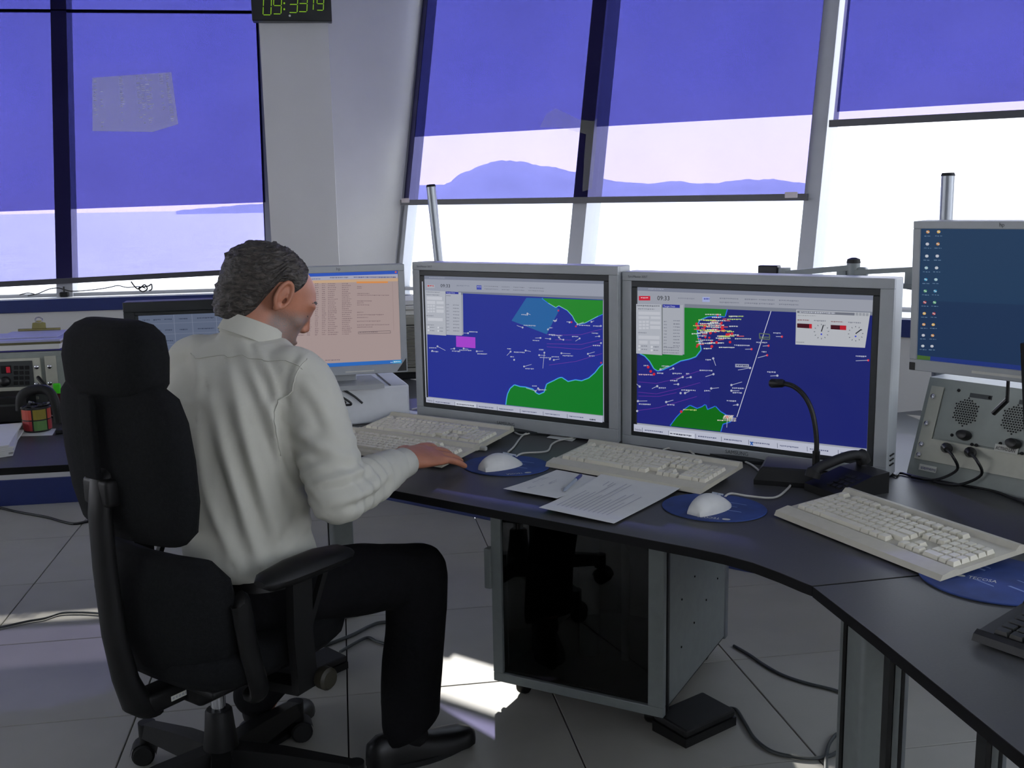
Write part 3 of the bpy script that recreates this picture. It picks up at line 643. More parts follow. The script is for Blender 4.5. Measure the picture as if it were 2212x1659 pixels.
c.poly([(500, 300), (1950, 398), (1950, 425), (500, 330)], (122, 128, 142)); c.rect(140, 230, 230, 264, (198, 34, 56), .03); c.dashes(155, 240, 60, (225, 190, 200), 11, .03)
c.text('09:33', 286, 266, 34, 96, (26, 28, 34)); c.dashes(450, 250, 130, (132, 136, 150), 15, k); c.rect(640, 250, 698, 288, (160, 170, 215), .05); c.dashes(652, 260, 44, (60, 66, 160), 14, .05)
for i in range(2):
    for x, w in ((775, 150), (970, 100), (1080, 120), (1235, 150)): c.dashes(x, 260+i*30+(x-775)*.06, w, (124, 128, 142), 13, .06)
c.poly([(500, 328), (1950, 425), (1902, 1425), (128, 1205), (128, 672), (500, 688)], (28, 36, 112)); c.poly([(130, 700), (700, 740), (700, 1260), (130, 1200)], (34, 38, 124))
lN = [(500, 328), (832, 350), (812, 402), (808, 560), (760, 570), (680, 400), (620, 425), (598, 470), (602, 545), (622, 610), (630, 655), (590, 705), (540, 722), (470, 735), (400, 770), (330, 800), (290, 808), (262, 790), (230, 735), (190, 692), (150, 672), (340, 684), (500, 690)]
lN2 = [(500, 328), (832, 350), (815, 405), (760, 395), (680, 402), (620, 425), (598, 470), (602, 545), (622, 610), (630, 655), (590, 705), (540, 722), (470, 735), (400, 770), (330, 800), (290, 808), (262, 790), (230, 735), (190, 692), (150, 672), (340, 684), (500, 690)]
lS = [(392, 1232), (440, 1170), (500, 1110), (545, 1080), (600, 1105), (640, 1092), (665, 1075), (680, 1115), (720, 1100), (742, 1090), (780, 1130), (830, 1160), (880, 1170), (860, 1205), (800, 1222), (782, 1280)]
c.line(lN2[1:20], 15, (50, 110, 225)); c.poly(lN2, (22, 122, 38)); c.line(lS, 14, (50, 110, 225)); c.poly(lS, (14, 106, 22)); c.line(lN2[4:20], 4, (90, 190, 190))
for a in ([(140, 890), (280, 905), (400, 880), (620, 815)], [(140, 970), (280, 985), (450, 950), (625, 905)], [(140, 998), (300, 1005), (440, 978)], [(140, 1110), (300, 1090), (600, 1010)]): c.line(a, 4, (96, 50, 150))
c.line([(1175, 372), (910, 1172)], 5, (205, 208, 225))
rr = random.Random(21)
for i in range(46):
    x = rr.gauss(720, 85); y = rr.gauss(500, 62); x = min(930, max(600, x)); y = min(630, max(385, y))
    if rr.random() < .55: c.circle(x, y, rr.uniform(8, 13), (205, 40, 56), 7)
    else: c.line([(x-20, y), (x+rr.uniform(10, 40), y+rr.uniform(-6, 6))], 6, (214, 96, 100))
for i in range(40):
    x = rr.gauss(760, 90); y = rr.gauss(505, 70); y = min(640, max(380, y)); c.dashes(min(900, max(520, x-40)), y, rr.uniform(50, 130), (206, 212, 210) if rr.random() < .75 else (190, 215, 120), 12, .03, rr)
for a in ((495, 858, -50, 18, -80, -34, 72), (558, 860, -36, 6, -36, -32, 30), (460, 912, -36, 0, -62, -34, 56), (296, 924, -42, 18, 12, 8, 56), (158, 924, -24, -20), (480, 980, 0, 1, 6, -28, 110), (515, 980, 34, -12), (145, 1035, 74, 0, 8, 18, 92), (368, 1046, 56, -14, 8, 16, 56), (735, 720, 20, 56, -60, 4, 46), (737, 840, -62, 18, -108, -36, 100), (720, 948, 60, -4, -54, 12, 46), (877, 925, 82, -22, 6, 18, 92), (877, 968, 62, 2, 10, 10, 74), (1022, 798, -94, 14), (925, 1075, -36, 4, -84, -36, 76), (1232, 860, -54, 2, -78, -34, 70), (142, 1110, 6, 0), (425, 790, -30, 10), (325, 795, 60, -24, 10, -30, 60)): ship(c, *a)
c.rect(908, 764, 1014, 790, (150, 155, 180), .05); c.dashes(918, 772, 90, (60, 60, 100), 12, .05)
for a in ((1268, 566, -46, -2, -66, -34, 56), (1165, 632, -44, 2, -94, -32, 84), (1155, 704, -72, 18, -42, -32, 40), (1035, 655, -50, 0, -134, -38, 124), (1925, 758, -94, 2, -94, -38, 84)): ship(c, *a, dot=(214, 44, 60))
for x, y in ((230, 775), (250, 808), (276, 830), (490, 1120), (845, 540), (765, 598), (885, 535)): c.circle(x, y, 11, (206, 40, 56), 7)
c.dashes(156, 826, 110, (210, 180, 190), 12, .05); c.dashes(195, 758, 36, WHT, 12, .05); c.dashes(300, 818, 50, WHT, 12, .05); c.dashes(505, 1100, 105, (180, 205, 120), 13, .05)
for i in range(9): c.dashes(rr.uniform(750, 850), 1150+i*5, 70, (215, 205, 195), 10, .05, rr)
c.line([(850, 1160), (845, 1245)], 4, WHT); c.circle(848, 1165, 12, (214, 150, 140), 8)
c.line([(1098, 536), (1176, 545), (1176, 584), (1100, 576), (1098, 536)], 7, (92, 108, 84)); c.dashes(1104, 560, 68, (100, 118, 90), 14, .05)
c.poly([(136, 288), (335, 298), (341, 686), (137, 668)], LG); c.poly([(345, 296), (506, 306), (502, 690), (345, 678)], (168, 172, 182)); c.poly([(345, 296), (480, 304), (480, 328), (345, 320)], (44, 52, 150)); c.text('Target Data', 352, 320, 16, 90, (195, 198, 232)); c.line([(341, 298), (343, 684)], 4, (60, 70, 60))
c.dashes(142, 296, 180, (110, 114, 124), 13, .05)
for y, w in ((322, 130), (505, 66)): c.dashes(152, y, w, (126, 130, 142), 10, .05)
for q in ((155, 346, 326, 370), (155, 382, 238, 402), (252, 386, 328, 406), (248, 424, 328, 446), (248, 458, 328, 482), (155, 530, 322, 556), (160, 570, 228, 594), (248, 574, 320, 598)): c.rect(*q, (192, 195, 204), .05)
for i in range(3):
    for j in range(3): c.rect(160+28*i, 418+24*j, 182+28*i, 434+24*j, (194, 197, 206), .05)
for y in (612, 638): c.circle(164, y, 9, (205, 208, 215), 8); c.dashes(180, y-4, 46, (124, 128, 140), 10, .05); c.circle(262, y+8, 9, (205, 208, 215), 8); c.dashes(276, y+4, 40, (124, 128, 140), 10, .05)
for i in range(9): c.dashes(358, 424+i*24, 22, (124, 128, 140), 9, .05); c.dashes(432, 420+i*24, 52, (124, 128, 140), 10, .05)
for i in range(3): c.dashes(356, 622+i*20, 120, (124, 128, 140), 9, .05)
c.poly([(1385, 362), (1947, 400), (1906, 662), (1378, 625)], (182, 185, 192)); c.poly([(1392, 370), (1830, 398), (1828, 418), (1392, 388)], (112, 116, 128)); c.dashes(1410, 376, 270, (190, 194, 206), 12, .06)
for i, x in enumerate((1836, 1862, 1888, 1914)): c.rect(x, 396+i*2, x+20, 418+i*2, (150, 154, 162), .05)
c.dashes(1396, 402, 140, (150, 154, 160), 9, .06); c.dashes(1395, 436, 90, (140, 110, 116), 12, .06); c.dashes(1520, 444, 90, (130, 134, 146), 12, .06); c.dashes(1650, 455, 90, (140, 110, 116), 12, .06); c.dashes(1780, 464, 100, (130, 134, 146), 12, .06); c.dashes(1385, 604, 60, (130, 134, 140), 10, .06)
c.poly([(1392, 466), (1505, 474), (1505, 508), (1392, 498)], (64, 14, 28)); c.poly([(1484, 474), (1505, 475), (1505, 508), (1484, 506)], (190, 30, 46)); c.poly([(1648, 484), (1766, 492), (1765, 526), (1648, 516)], (64, 14, 28)); c.poly([(1718, 490), (1766, 492), (1765, 526), (1718, 522)], (184, 30, 46))
for cx_, cy_, ax, ay in ((1578, 532, 16, -50), (1838, 554, 44, -32)):
    for i in range(12):
        a = i*math.pi/6; c.line([(cx_+48*math.cos(a), cy_+48*math.sin(a)), (cx_+58*math.cos(a), cy_+58*math.sin(a))], 5, (96, 100, 110))
    c.line([(cx_, cy_), (cx_+ax, cy_+ay)], 8, (40, 42, 50)); c.circle(cx_, cy_+20, 7, (70, 80, 200), 8)
c.poly([(128, 1205), (1902, 1425), (1900, 1500), (128, 1258)], (184, 188, 206)); c.text('Inicio', 140, 1254, 18, 48, (40, 42, 60), .11)
for x in (195, 402, 612, 812, 1022, 1242, 1470, 1704): y = 1222+(x-128)*.124; c.line([(x, y+4), (x+1, y+40)], 3, (60, 66, 90)); c.dashes(x+20, y+18, 140, (96, 102, 130), 13, .124)
c.rect(405, 1262, 602, 1302, (202, 206, 220), .12); c.dashes(414, 1276, 170, (50, 54, 70), 14, .12); c.line([(1034, 1350), (1056, 1378)], 8, (40, 90, 170)); c.line([(1056, 1352), (1036, 1376)], 8, (40, 90, 170)); c.dashes(1740, 1456, 70, (50, 54, 74), 18, .1); c.dashes(1830, 1468, 40, (130, 134, 150), 14, .1)
c.build(m2)

# ---- silver monitor on the white computer case
mon_d = 3.2
def at_depth(x, y, D): return CAM+ray(x, y)*D
S19 = (.376, .301)
cen = at_depth(737, 690, 3.25); ys = math.radians(5)
m3, bx = monitor('desktop_monitor', 'silver monitor with a pinkish spreadsheet, beside the man\'s face', cen, ys, 0, .364, .291, (.020, .020, .030, .020), 0, 'bezel', .05)
c = Canvas([(640, 400), (1690, 333), (1722, 1192), (690, 1240)], .364, .291); k = -.06
c.poly([(640, 400), (1690, 333), (1722, 1192), (690, 1240)], (166, 148, 146)); c.poly([(640, 400), (1690, 333), (1691, 365), (642, 428)], (44, 84, 184)); c.circle(1672, 348, 9, (206, 90, 60), 8)
c.poly([(642, 428), (1691, 365), (1692, 400), (644, 462)], (166, 166, 184)); c.dashes(1080, 412, 160, (110, 110, 130), 14, -.05); c.dashes(1290, 402, 380, (60, 66, 120), 12, -.03); c.dashes(700, 440, 300, (110, 112, 140), 12, -.05)
c.poly([(644, 462), (1692, 404), (1693, 432), (645, 486)], (196, 164, 132)); c.poly([(1315, 445), (1600, 436), (1600, 452), (1316, 462)], (214, 140, 76))
r3 = random.Random(4)
for i in range(27):
    y = 470+i*17.6
    for x, w in ((720, 50), (800, 60), (880, 40), (950, 34), (1010, 40), (1062, 90), (1185, 90)): c.dashes(x, y-(x-1000)*.03, w*r3.uniform(.6, 1.0), (124, 104, 108), 9, -.03, r3)
for y, w in ((485, 40), (500, 40), (550, 110), (566, 290), (618, 130), (636, 60), (655, 110), (722, 60), (745, 240), (770, 100), (804, 210), (838, 290), (858, 140)): c.dashes(1318, y, w, (128, 108, 112), 10, -.02, r3)
c.line([(1328, 905), (1618, 892), (1620, 914), (1330, 922), (1328, 905)], 4, (110, 96, 100)); c.dashes(1340, 904, 160, (110, 96, 100), 9, -.02); c.line([(1636, 440), (1650, 890)], 3, (150, 130, 130))
c.poly([(690, 1205), (1722, 1160), (1722, 1192), (692, 1240)], (42, 104, 186)); c.dashes(1040, 1158, 130, (110, 96, 110), 10, -.03); c.dashes(1620, 1182, 80, (200, 214, 235), 12, -.02); c.poly([(1640, 1168), (1722, 1163), (1722, 1192), (1642, 1196)], (60, 150, 200)); c.dashes(1650, 1176, 60, (210, 225, 240), 12, -.02)
c.build(m3)
Z0 = bx[2]
bm = newbm(); put_text(bm, 'hp', (-.008, -.0066, bx[3]-.016), Vector((1, 0, 0)), Vector((0, 0, 1)), .012); obj('brand_lettering', bm, 'logo', m3)
bm = newbm(); box(bm, (.05, -.0068, Z0+.010), (.09, .001, .004)); obj('brand_strip', bm, 'label', m3)
bm = newbm(); prism(bm, [(bx[1]-.034, Z0+.004), (bx[1]-.004, Z0+.004), (bx[1]-.004, Z0+.045)], -.0075, -.006, 0, Matrix.Rotation(math.pi/2, 4, 'X') @ TR((0, 0, 0))); xf(bm, bm.verts, TR((0, -.0135, 0))); obj('corner_badge', bm, 'bezel_black', m3)
ZP = .868
bm = newbm(); box(bm, (0, .07, (Z0+ZP-cen.z)/2+.05), (.09, .03, abs(Z0-(ZP-cen.z))+.095), None, .006); obj('stand_neck', bm, 'bezel', m3)
bm = newbm(); prism(bm, [(-.12, -.05), (.12, -.05), (.10, .14), (-.10, .14)], ZP-cen.z, ZP-cen.z+.014); obj('stand_base', bm, 'bezel', m3)
# white desktop computer lying under it
PA = at(868, 832, ZP); pyaw = math.radians(8)
pc = thing('desktop_computer', 'flat white desktop computer case lying under the silver monitor', 'computer', (PA.x-.20, PA.y+.16, ZD), pyaw)
bm = newbm(); box(bm, (.035, 0, .059), (.33, .36, .118), None, .006); obj('case', bm, 'pc_white', pc)
bm = newbm(); box(bm, (.14, 0, .1185), (.006, .352, .002)); obj('lid_seam', bm, 'console_dark', pc)
bm = newbm(); box(bm, (.1985, -.13, .055), (.006, .05, .09), None, .002); obj('teal_trim', bm, 'pc_teal', pc)
bm = newbm(); box(bm, (.2005, -.04, .06), (.004, .09, .07), None, .002); obj('front_panel', bm, 'bezel', pc)
# dark monitor behind the man's shoulder
cen4 = at_depth(437, 775, 3.45)
m4, bx = monitor('desktop_monitor', 'dark grey monitor with a pale table, behind the man\'s shoulder', cen4, math.radians(3), 0, .38, .30, (.045, .045, .045, .045), .012, 'bezel_dark', .07)
c = Canvas([(0, 0), (1000, 0), (1000, 640), (0, 640)], .38, .30)
c.poly([(0, 0), (1000, 0), (1000, 640), (0, 640)], (92, 102, 124))
for i in range(8):
    c.line([(0, 60+i*75), (1000, 60+i*75)], 3, (112, 120, 140))
    for x, w in ((30, 60), (120, 60), (210, 60), (330, 70), (480, 140), (680, 120), (860, 100)): c.dashes(x, 28+i*75, w, (58, 66, 86), 11, 0)
for x in (290, 440, 640, 830): c.line([(x, 0), (x, 640)], 4, (118, 126, 146))
c.build(m4)
bm = newbm(); box(bm, (0, .09, (bx[2]+ZD-cen4.z)/2), (.12, .04, abs(bx[2]-(ZD-cen4.z))-.002), None, .006); obj('stand_neck', bm, 'bezel_dark', m4)
bm = newbm(); box(bm, (0, .06, ZD-cen4.z+.0105), (.28, .20, .02), None, .008); obj('stand_base', bm, 'bezel_dark', m4)
# monitor on an arm at the right
y5 = math.radians(-59); u5 = Vector((math.cos(y5), math.sin(y5), 0)); TL5 = at_depth(1995, 497, 2.40); BL5 = at_depth(1977, 776, 2.40)
c5 = (TL5+BL5)/2+u5*.188; c5.z = (TL5.z+BL5.z)/2+.0
m5, bx = monitor('desktop_monitor', 'silver monitor with dark blue desktop and icons, above the grey rack console', c5, y5, math.radians(2), .376, .301, (.017, .017, .026, .017), 0, 'bezel', .05)
c = Canvas([(247, 97), (1003, 160), (1003, 955), (200, 820)], .376, .301)
c.poly([(247, 97), (1003, 160), (1003, 955), (200, 820)], (30, 58, 90)); c.poly([(222, 480), (1003, 560), (1003, 925), (202, 795)], (26, 50, 84)); c.poly([(202, 795), (1003, 925), (1003, 955), (200, 820)], (30, 50, 120)); c.poly([(202, 795), (264, 806), (262, 829), (200, 820)], (64, 96, 42))
ic = [(206, 140, 60), (150, 190, 200), (180, 60, 60), (190, 190, 200), (60, 150, 190), (220, 170, 60), (190, 196, 204), (90, 170, 110)]
for i in range(11):
    for j, x in enumerate((276-i*4.2, 324-i*4.6)):
        y = 116+i*62.5+j*3; c.circle(x, y, 8.5, ic[(i*3+j*5) % 8], 6); c.line([(x-6, y-5), (x+6, y+5)], 4, (190, 196, 204)); c.dashes(x-16, y+18, 32, (96, 122, 150), 6, .1)
c.circle(708, 125, 4, (160, 170, 180), 6)
c.build(m5)
Z0 = bx[2]; bm = newbm(); put_text(bm, 'hp', (-.008, -.0066, bx[3]-.014), Vector((1, 0, 0)), Vector((0, 0, 1)), .011); obj('brand_lettering', bm, 'logo', m5)
bm = newbm(); box(bm, (.0, -.0068, Z0+.012), (.11, .001, .006)); obj('brand_strip', bm, 'label', m5)
bm = newbm(); box(bm, (bx[0]+.008, -.0068, Z0+.01), (.014, .002, .018), None, .001); obj('corner_badge', bm, 'bezel_black', m5)
bm = newbm(); box(bm, (0, .065, 0), (.10, .03, .10), None, .006); obj('mount_plate', bm, 'bezel_black', m5)

# ================================================================== KEYBOARDS
UK = .0187
def key_layout():
    K_ = []; row = lambda y, x0, ws: [K_.append((x0+sum(ws[:i])+w/2, y, w)) for i, w in enumerate(ws)]
    row(5.35, 0, [1]); row(5.35, 2, [1]*4); row(5.35, 6.5, [1]*4); row(5.35, 11, [1]*4)
    row(4, 0, [1]*13+[2]); row(3, 0, [1.5]+[1]*12+[1.5]); row(2, 0, [1.75]+[1]*11+[2.25]); row(1, 0, [1.25]+[1]*11+[2.75]); row(0, 0, [1.25]*3+[6.25]+[1.25]*3)
    for y in (5.35, 4, 3): row(y, 15.3, [1]*3)
    row(1, 16.3, [1]); row(0, 15.3, [1]*3)
    for y in (4, 3, 2, 1): row(y, 18.6, [1]*4 if y in (4, 3) else [1]*3+([1] if y == 2 else [1]))
    row(0, 18.6, [2, 1, 1]); return K_
KL = key_layout(); KME = {}
def keyboard(name, label, center, yaw, body, key, wd=.462, dp=.198, palm=.042, tilt=5.0, group='full-size keyboards on the desks', ky_=1.0):
    t = thing(name, label, 'keyboard', center, yaw, group); Rt = Matrix.Rotation(math.radians(tilt), 4, 'X')
    bm = newbm(); pr_ = [(-dp/2, .004), (-dp/2+.006, .014), (-dp/2+palm*.8, .018), (-dp/2+palm, .014), (dp/2-.024, .014), (dp/2-.014, .022), (dp/2-.002, .020), (dp/2, .004)]
    loft(bm, [[Vector((x, y, z)) for y, z in pr_] for x in (-wd/2, -wd/2+.004, wd/2-.004, wd/2)])
    sh = math.sin(math.radians(tilt))*dp/2
    xf(bm, bm.verts, TR((0, 0, sh)) @ Rt); obj('body', bm, body, t)
    for sx in (-1, 1):
        bm = newbm(); hh = math.sin(math.radians(tilt))*dp; box(bm, (sx*wd*.40, dp/2-.03, (hh+.006)/2-.002), (.03, .012, max(.006, hh-.004))); obj('foot', bm, body, t)
    x0 = -22.6*UK/2*.985; y0 = -dp/2+palm+.010
    for kx, ky, kw in KL:
        if (kw, key) not in KME:
            bm = newbm(); w2, d2 = kw*UK/2-.0007, UK/2-.0007
            loft(bm, [[Vector((sx*(w2-i_), sy*(d2-i_), z)) for sx, sy in ((-1, -1), (1, -1), (1, 1), (-1, 1))] for i_, z in ((0, 0), (.0022, .0085))]); me = bpy.data.meshes.new('key'); bm.to_mesh(me); bm.free(); me.materials.append(M[key]); KME[(kw, key)] = me
        o = bpy.data.objects.new('key', KME[(kw, key)]); o.matrix_local = TR((0, 0, sh)) @ Rt @ TR((x0+kx*UK, y0+ky*UK*.96*ky_, .0142)) @ Matrix.Diagonal((1, ky_, 1, 1)); link(o, t)
    return t
def kb_from(px, z=ZD+.028):
    P = [at(*q, z) for q in px]; c_ = sum(P, Vector())/4; u_ = ((P[1]-P[0])+(P[2]-P[3])); return c_, math.atan2(u_.y, u_.x)
c_, a_ = kb_from([(1257, 943), (1607, 997), (1540, 1062), (1176, 998)]); keyboard('keyboard', 'cream keyboard lying behind the two loose paper sheets', (c_.x, c_.y, ZD), a_, 'cream', 'cream_key', dp=.215, palm=.048, wd=.455, ky_=1.18)
c_, a_ = kb_from([(1813, 1044), (2200, 1172), (2054, 1250), (1688, 1108)]); keyboard('keyboard', 'cream keyboard overhanging the blue pad in front of the telephone', (c_.x, c_.y, ZD), a_, 'cream', 'cream_key', dp=.215, palm=.048, wd=.455, ky_=1.18)
kb1c = at(925, 925, ZD+.03); u45 = Vector((math.cos(math.radians(-43)), math.sin(math.radians(-43)), 0)); v45 = Vector((-u45.y, u45.x, 0))
E1 = at(1070, 940, ZD+.03); cK1 = E1-u45*.225
keyboard('keyboard', 'cream keyboard nearest the left chart monitor, behind the typing hand', (cK1.x, cK1.y, ZD), math.radians(-43), 'cream', 'cream_key', dp=.19, palm=.03, wd=.455, tilt=6)
E2 = at(1000, 976, ZD+.03); cK2 = E2-u45*.235
keyboard('keyboard', 'cream keyboard under the man\'s typing hand', (cK2.x, cK2.y, ZD), math.radians(-43), 'cream', 'cream_key', dp=.17, palm=.022, wd=.455, tilt=5)
c_ = at(2150, 1345, ZD+.02); keyboard('keyboard', 'black keyboard at the right edge on the nearest desk', (c_.x+.125, c_.y-.19, ZD), math.radians(-64), 'black_plastic', 'black_key', dp=.17, palm=.02, tilt=6)

# ================================================================== MICE AND PADS
def pad(label, c, rz, rx, ry, lettering=None, lpos=None, mail=False):
    t = thing('mouse_pad', label, 'mouse pad', (c.x, c.y, ZD), rz, 'oval blue mouse pads')
    bm = newbm(); lathe(bm, [(.985, 0), (1, .001), (1, .003), (.985, .004)], 48, Matrix.Diagonal((rx, ry, 1, 1))); obj('mat', bm, ['pad'], t)
    bm = newbm(); lathe(bm, [(1.0, .0), (1.003, .0), (1.003, .0015), (1.0, .0015)], 48, Matrix.Diagonal((rx, ry, 1, 1))); obj('rubber_base', bm, 'rubber', t)
    rs = random.Random(int(c.x*1000))
    for x, y, w, h in ((-.55, .25, .28, .03), (-.45, .1, .2, .05), (.1, .45, .4, .03), (.3, -.1, .3, .04), (-.1, -.3, .35, .03), (.2, .2, .2, .02)):
        bm = newbm(); z = .0042; poly(bm, [(x*rx, y*ry, z), ((x+w)*rx, y*ry, z), ((x+w*.9)*rx, (y+h)*ry, z), ((x+.02)*rx, (y+h)*ry, z)]); obj('printed_mark', bm, 'pad_print', t)
    if lettering:
        a, b, h = lettering; inv = Rz(-rz); pa, pb_ = inv @ (at(*a, ZD+.004)-Vector((c.x, c.y, ZD+.004))), inv @ (at(*b, ZD+.004)-Vector((c.x, c.y, ZD+.004)))
        ux = (pb_-pa).normalized(); uy = Vector((-ux.y, ux.x, 0)); bm = newbm(); put_text(bm, 'TECOSA', (pa.x, pa.y, .0045), ux, uy, h, (pb_-pa).length); e0 = pa-ux*.014+uy*(h/2)
        poly(bm, [(e0.x+ux.x*.009*math.cos(q)+uy.x*.006*math.sin(q), e0.y+ux.y*.009*math.cos(q)+uy.y*.006*math.sin(q), .0045) for q in [k*math.pi/8 for k in range(16)]]); obj('lettering', bm, 'label', t)
    return t
def mouse(label, c, rz, r=1.0):
    t = thing('computer_mouse', label, 'mouse', c, rz, 'pale computer mice')
    bm = newbm(); rings = []
    for i in range(13):
        f = i/12; y = -.060+.120*f; wv = .033*math.sin(math.pi*min(.985, max(.015, .08+.86*f)))**.42*(1-.12*math.cos(math.pi*f)*.5); hv = .041*math.sin(math.pi*min(.97, max(.04, .03+.88*(1-f))))**.6*(.75+.35*(1-f))
        rings.append([Vector((wv*math.cos(a), y, max(0, hv*math.sin(a)))) for a in [math.pi*j/12 for j in range(13)]]+[Vector((0, y, 0))])
    loft(bm, rings); obj('shell', bm, 'mouse', t, True, ang=60)
    bm = newbm(); box(bm, (0, .03, .0305), (.0012, .045, .004), Matrix.Rotation(math.radians(-18), 4, 'X')); obj('button_seam', bm, 'mouse_dark', t)
    bm = newbm(); v = lathe(bm, [(.002, -.003), (.008, -.003), (.008, .003), (.002, .003)], 14, TR((0, .03, .024)) @ Matrix.Rotation(math.pi/2, 4, 'Y')); obj('scroll_wheel', bm, 'mouse_dark', t, True)
    return t
P1 = (at(1000, 1008, ZD)+at(1187, 1006, ZD))/2; pad('oval blue mouse pad by the man\'s fingertips', P1, math.radians(-40), .118, .105, ((1128, 1021), (1093, 1024), .010))
P2 = (at(1433, 1098, ZD)+at(1652, 1098, ZD))/2; pad('oval blue mouse pad right of the loose sheets, with white lettering', P2, math.radians(-45), .118, .105, ((1556, 1119), (1506, 1114), .012))
P3 = at(2160, 1280, ZD); P3 = at(2005, 1262, ZD)+Vector((.125, -.005, 0)); pad('oval blue TECOSA mouse pad by the black keyboard', P3, math.radians(-75), .13, .125, ((2090, 1249), (2152, 1260), .014))
q = at(1081, 998, ZD+.018); m_a = mouse('pale mouse on the pad by the man\'s fingertips', (q.x, q.y, ZD+.0042), math.radians(-62))
q = at(1533, 1088, ZD+.018); m_b = mouse('pale mouse on the pad right of the loose sheets', (q.x, q.y, ZD+.0042), math.radians(-55))

# ================================================================== PAPERS, PEN
def sheet(name, label, px, lines, z0=ZD, curl=None, m='paper'):
    P = [at(*q, z0+.001) for q in px]; t = thing(name, label, 'paper', (P[0].x, P[0].y, z0)); bm = newbm(); N = 8; top = []
    cz = curl or (lambda u, v: .0015)
    f = lambda u, v: (P[0].lerp(P[1], u)).lerp(P[3].lerp(P[2], u), v)
    g = [[bm.verts.new((*f(i/N, j/N).xy, z0+.0006+cz(i/N, j/N))) for j in range(N+1)] for i in range(N+1)]
    for i in range(N):
        for j in range(N): bm.faces.new((g[i][j], g[i+1][j], g[i+1][j+1], g[i][j+1]))
    r_ = bmesh.ops.extrude_face_region(bm, geom=bm.faces[:]); xf(bm, [v for v in r_['geom'] if isinstance(v, bmesh.types.BMVert)], TR((0, 0, -.0005))); wpart(t, 'leaf', bm, m, True)
    bm = newbm(); rs = random.Random(len(label))
    for u, v, l in lines:
        a = f(u, v); b = f(u+l, v); d = (f(u, v+.012)-a); zz = z0+.0012+cz(u+l/2, v); poly(bm, [(a.x, a.y, z0+.0012+cz(u, v)), (b.x, b.y, z0+.0012+cz(u+l, v)), (b.x+d.x, b.y+d.y, z0+.0012+cz(u+l, v)), (a.x+d.x, a.y+d.y, z0+.0012+cz(u, v))])
    if lines: o = wpart(t, 'print', bm, 'ink'); o['kind'] = 'stuff'
    return t
rs = random.Random(9)
sheet('paper_sheet', 'loose white sheet with the blue pen lying on it', [(1087, 1062), (1203, 1016), (1302, 1034), (1203, 1083)], [(rs.uniform(.1, .6), rs.uniform(.1, .8), rs.uniform(.05, .2)) for i in range(10)], curl=lambda u, v: .002+.006*(1-u)**3)
sheet('paper_sheet', 'typed white sheet with curled corners hanging near the desk edge', [(1164, 1104), (1309, 1022), (1478, 1054), (1326, 1131)], [(.12, .12+.06*i, rs.uniform(.3, .75)) for i in range(12)]+[(.70, .2, .1), (.7, .26, .1)], z0=ZD+.0035, curl=lambda u, v: .001+.008*(1-u)**4*(1-v)+.006*u**5)
sheet('paper_note', 'small blank note between the keyboard and the left chart monitor', [(1181, 946), (1193, 938), (1250, 944), (1236, 954)], [])
sheet('paper_sheet', 'white sheets under the computer case, behind the man\'s arm', [(730, 888), (790, 872), (935, 895), (880, 905)], [(.1, .5, .6)])
A_, B_ = at(1217, 1061, ZD+.010), at(1255, 1026, ZD+.010); pn = thing('ballpoint_pen', 'blue ballpoint pen lying on the loose white sheet', 'pen', (A_.x, A_.y, ZD+.006))
d_ = (B_-A_); bm = newbm(); tube(bm, [A_, A_+d_*.08, A_+d_*.95], [.001, .004, .004], 8); wpart(pn, 'barrel', bm, 'mouse_dark', True)
bm = newbm(); tube(bm, [A_+d_*.70, A_+d_*.98, A_+d_*1.0], [.0046, .0046, .003], 8); wpart(pn, 'cap', bm, 'pen_blue', True)

# ================================================================== MICROPHONE, TELEPHONE, CORDS
mb = so(SO(at(1733, 1018, ZD))[0], -1.275, 0); mi_ = thing('desk_microphone', 'black gooseneck desk microphone in front of the right chart monitor', 'microphone', (mb.x, mb.y, ZD), math.radians(-30))
bm = newbm(); loft(bm, [[Vector((x*s_, y*s_, z)) for x, y in ((-.075, -.07), (.075, -.07), (.075, .07), (-.075, .07))] for s_, z in ((1, 0), (1, .012), (.82, .038), (.75, .042))]); obj('base', bm, 'black_plastic', mi_)
Gp = [ono(*q, SO(mb)[1]+.02) for q in ((1763, 985), (1764, 955), (1760, 915), (1751, 880), (1735, 852), (1713, 834), (1690, 828))]
bm = newbm(); tube(bm, smoothpts(Gp, 5), .0062, 10); wpart(mi_, 'gooseneck', bm, 'black_plastic', True)
bm = newbm(); tube(bm, [Gp[0]-Vector((0, 0, .03)), Gp[0]+Vector((0, 0, .012))], .009, 12); wpart(mi_, 'gooseneck_collar', bm, 'black_plastic', True)
e0, e1 = Gp[-1], ono(1663, 828, SO(mb)[1]+.02); bm = newbm(); tube(bm, [e0.lerp(e1, -.15), e0, e0.lerp(e1, .85), e1], [.008, .0105, .0115, .008], 12); wpart(mi_, 'microphone_head', bm, 'black_plastic', True)
pb = at(1826, 1062, ZD); ph = thing('telephone', 'black desk telephone with handset between the microphone and the keyboard', 'telephone', (pb.x, pb.y, ZD), math.radians(-75))
bm = newbm(); loft(bm, [[Vector((x, y, z)) for y, z in ((-.075, 0), (.08, 0), (.08, .05), (.03, .046), (-.075, .018))] for x in (-.055, .055)]); obj('base', bm, 'black_plastic', ph)
bm = newbm(); tube(bm, smoothpts([(-.035, -.07, .035), (-.035, -.06, .052), (-.035, -.02, .064), (-.035, .04, .074), (-.035, .075, .070), (-.035, .085, .055)], 4), [.018]*4+[.012]*12+[.018]*5, 10); obj('handset', bm, 'black_soft', ph, True)
for sx in range(3):
    for sy in range(4):
        bm = newbm(); box(bm, (.005+.016*sx, -.05+.018*sy, .0235+.004*sy+.002), (.011, .011, .006), Matrix.Rotation(.25, 4, 'X')); obj('key', bm, 'black_key', ph)
coil = []
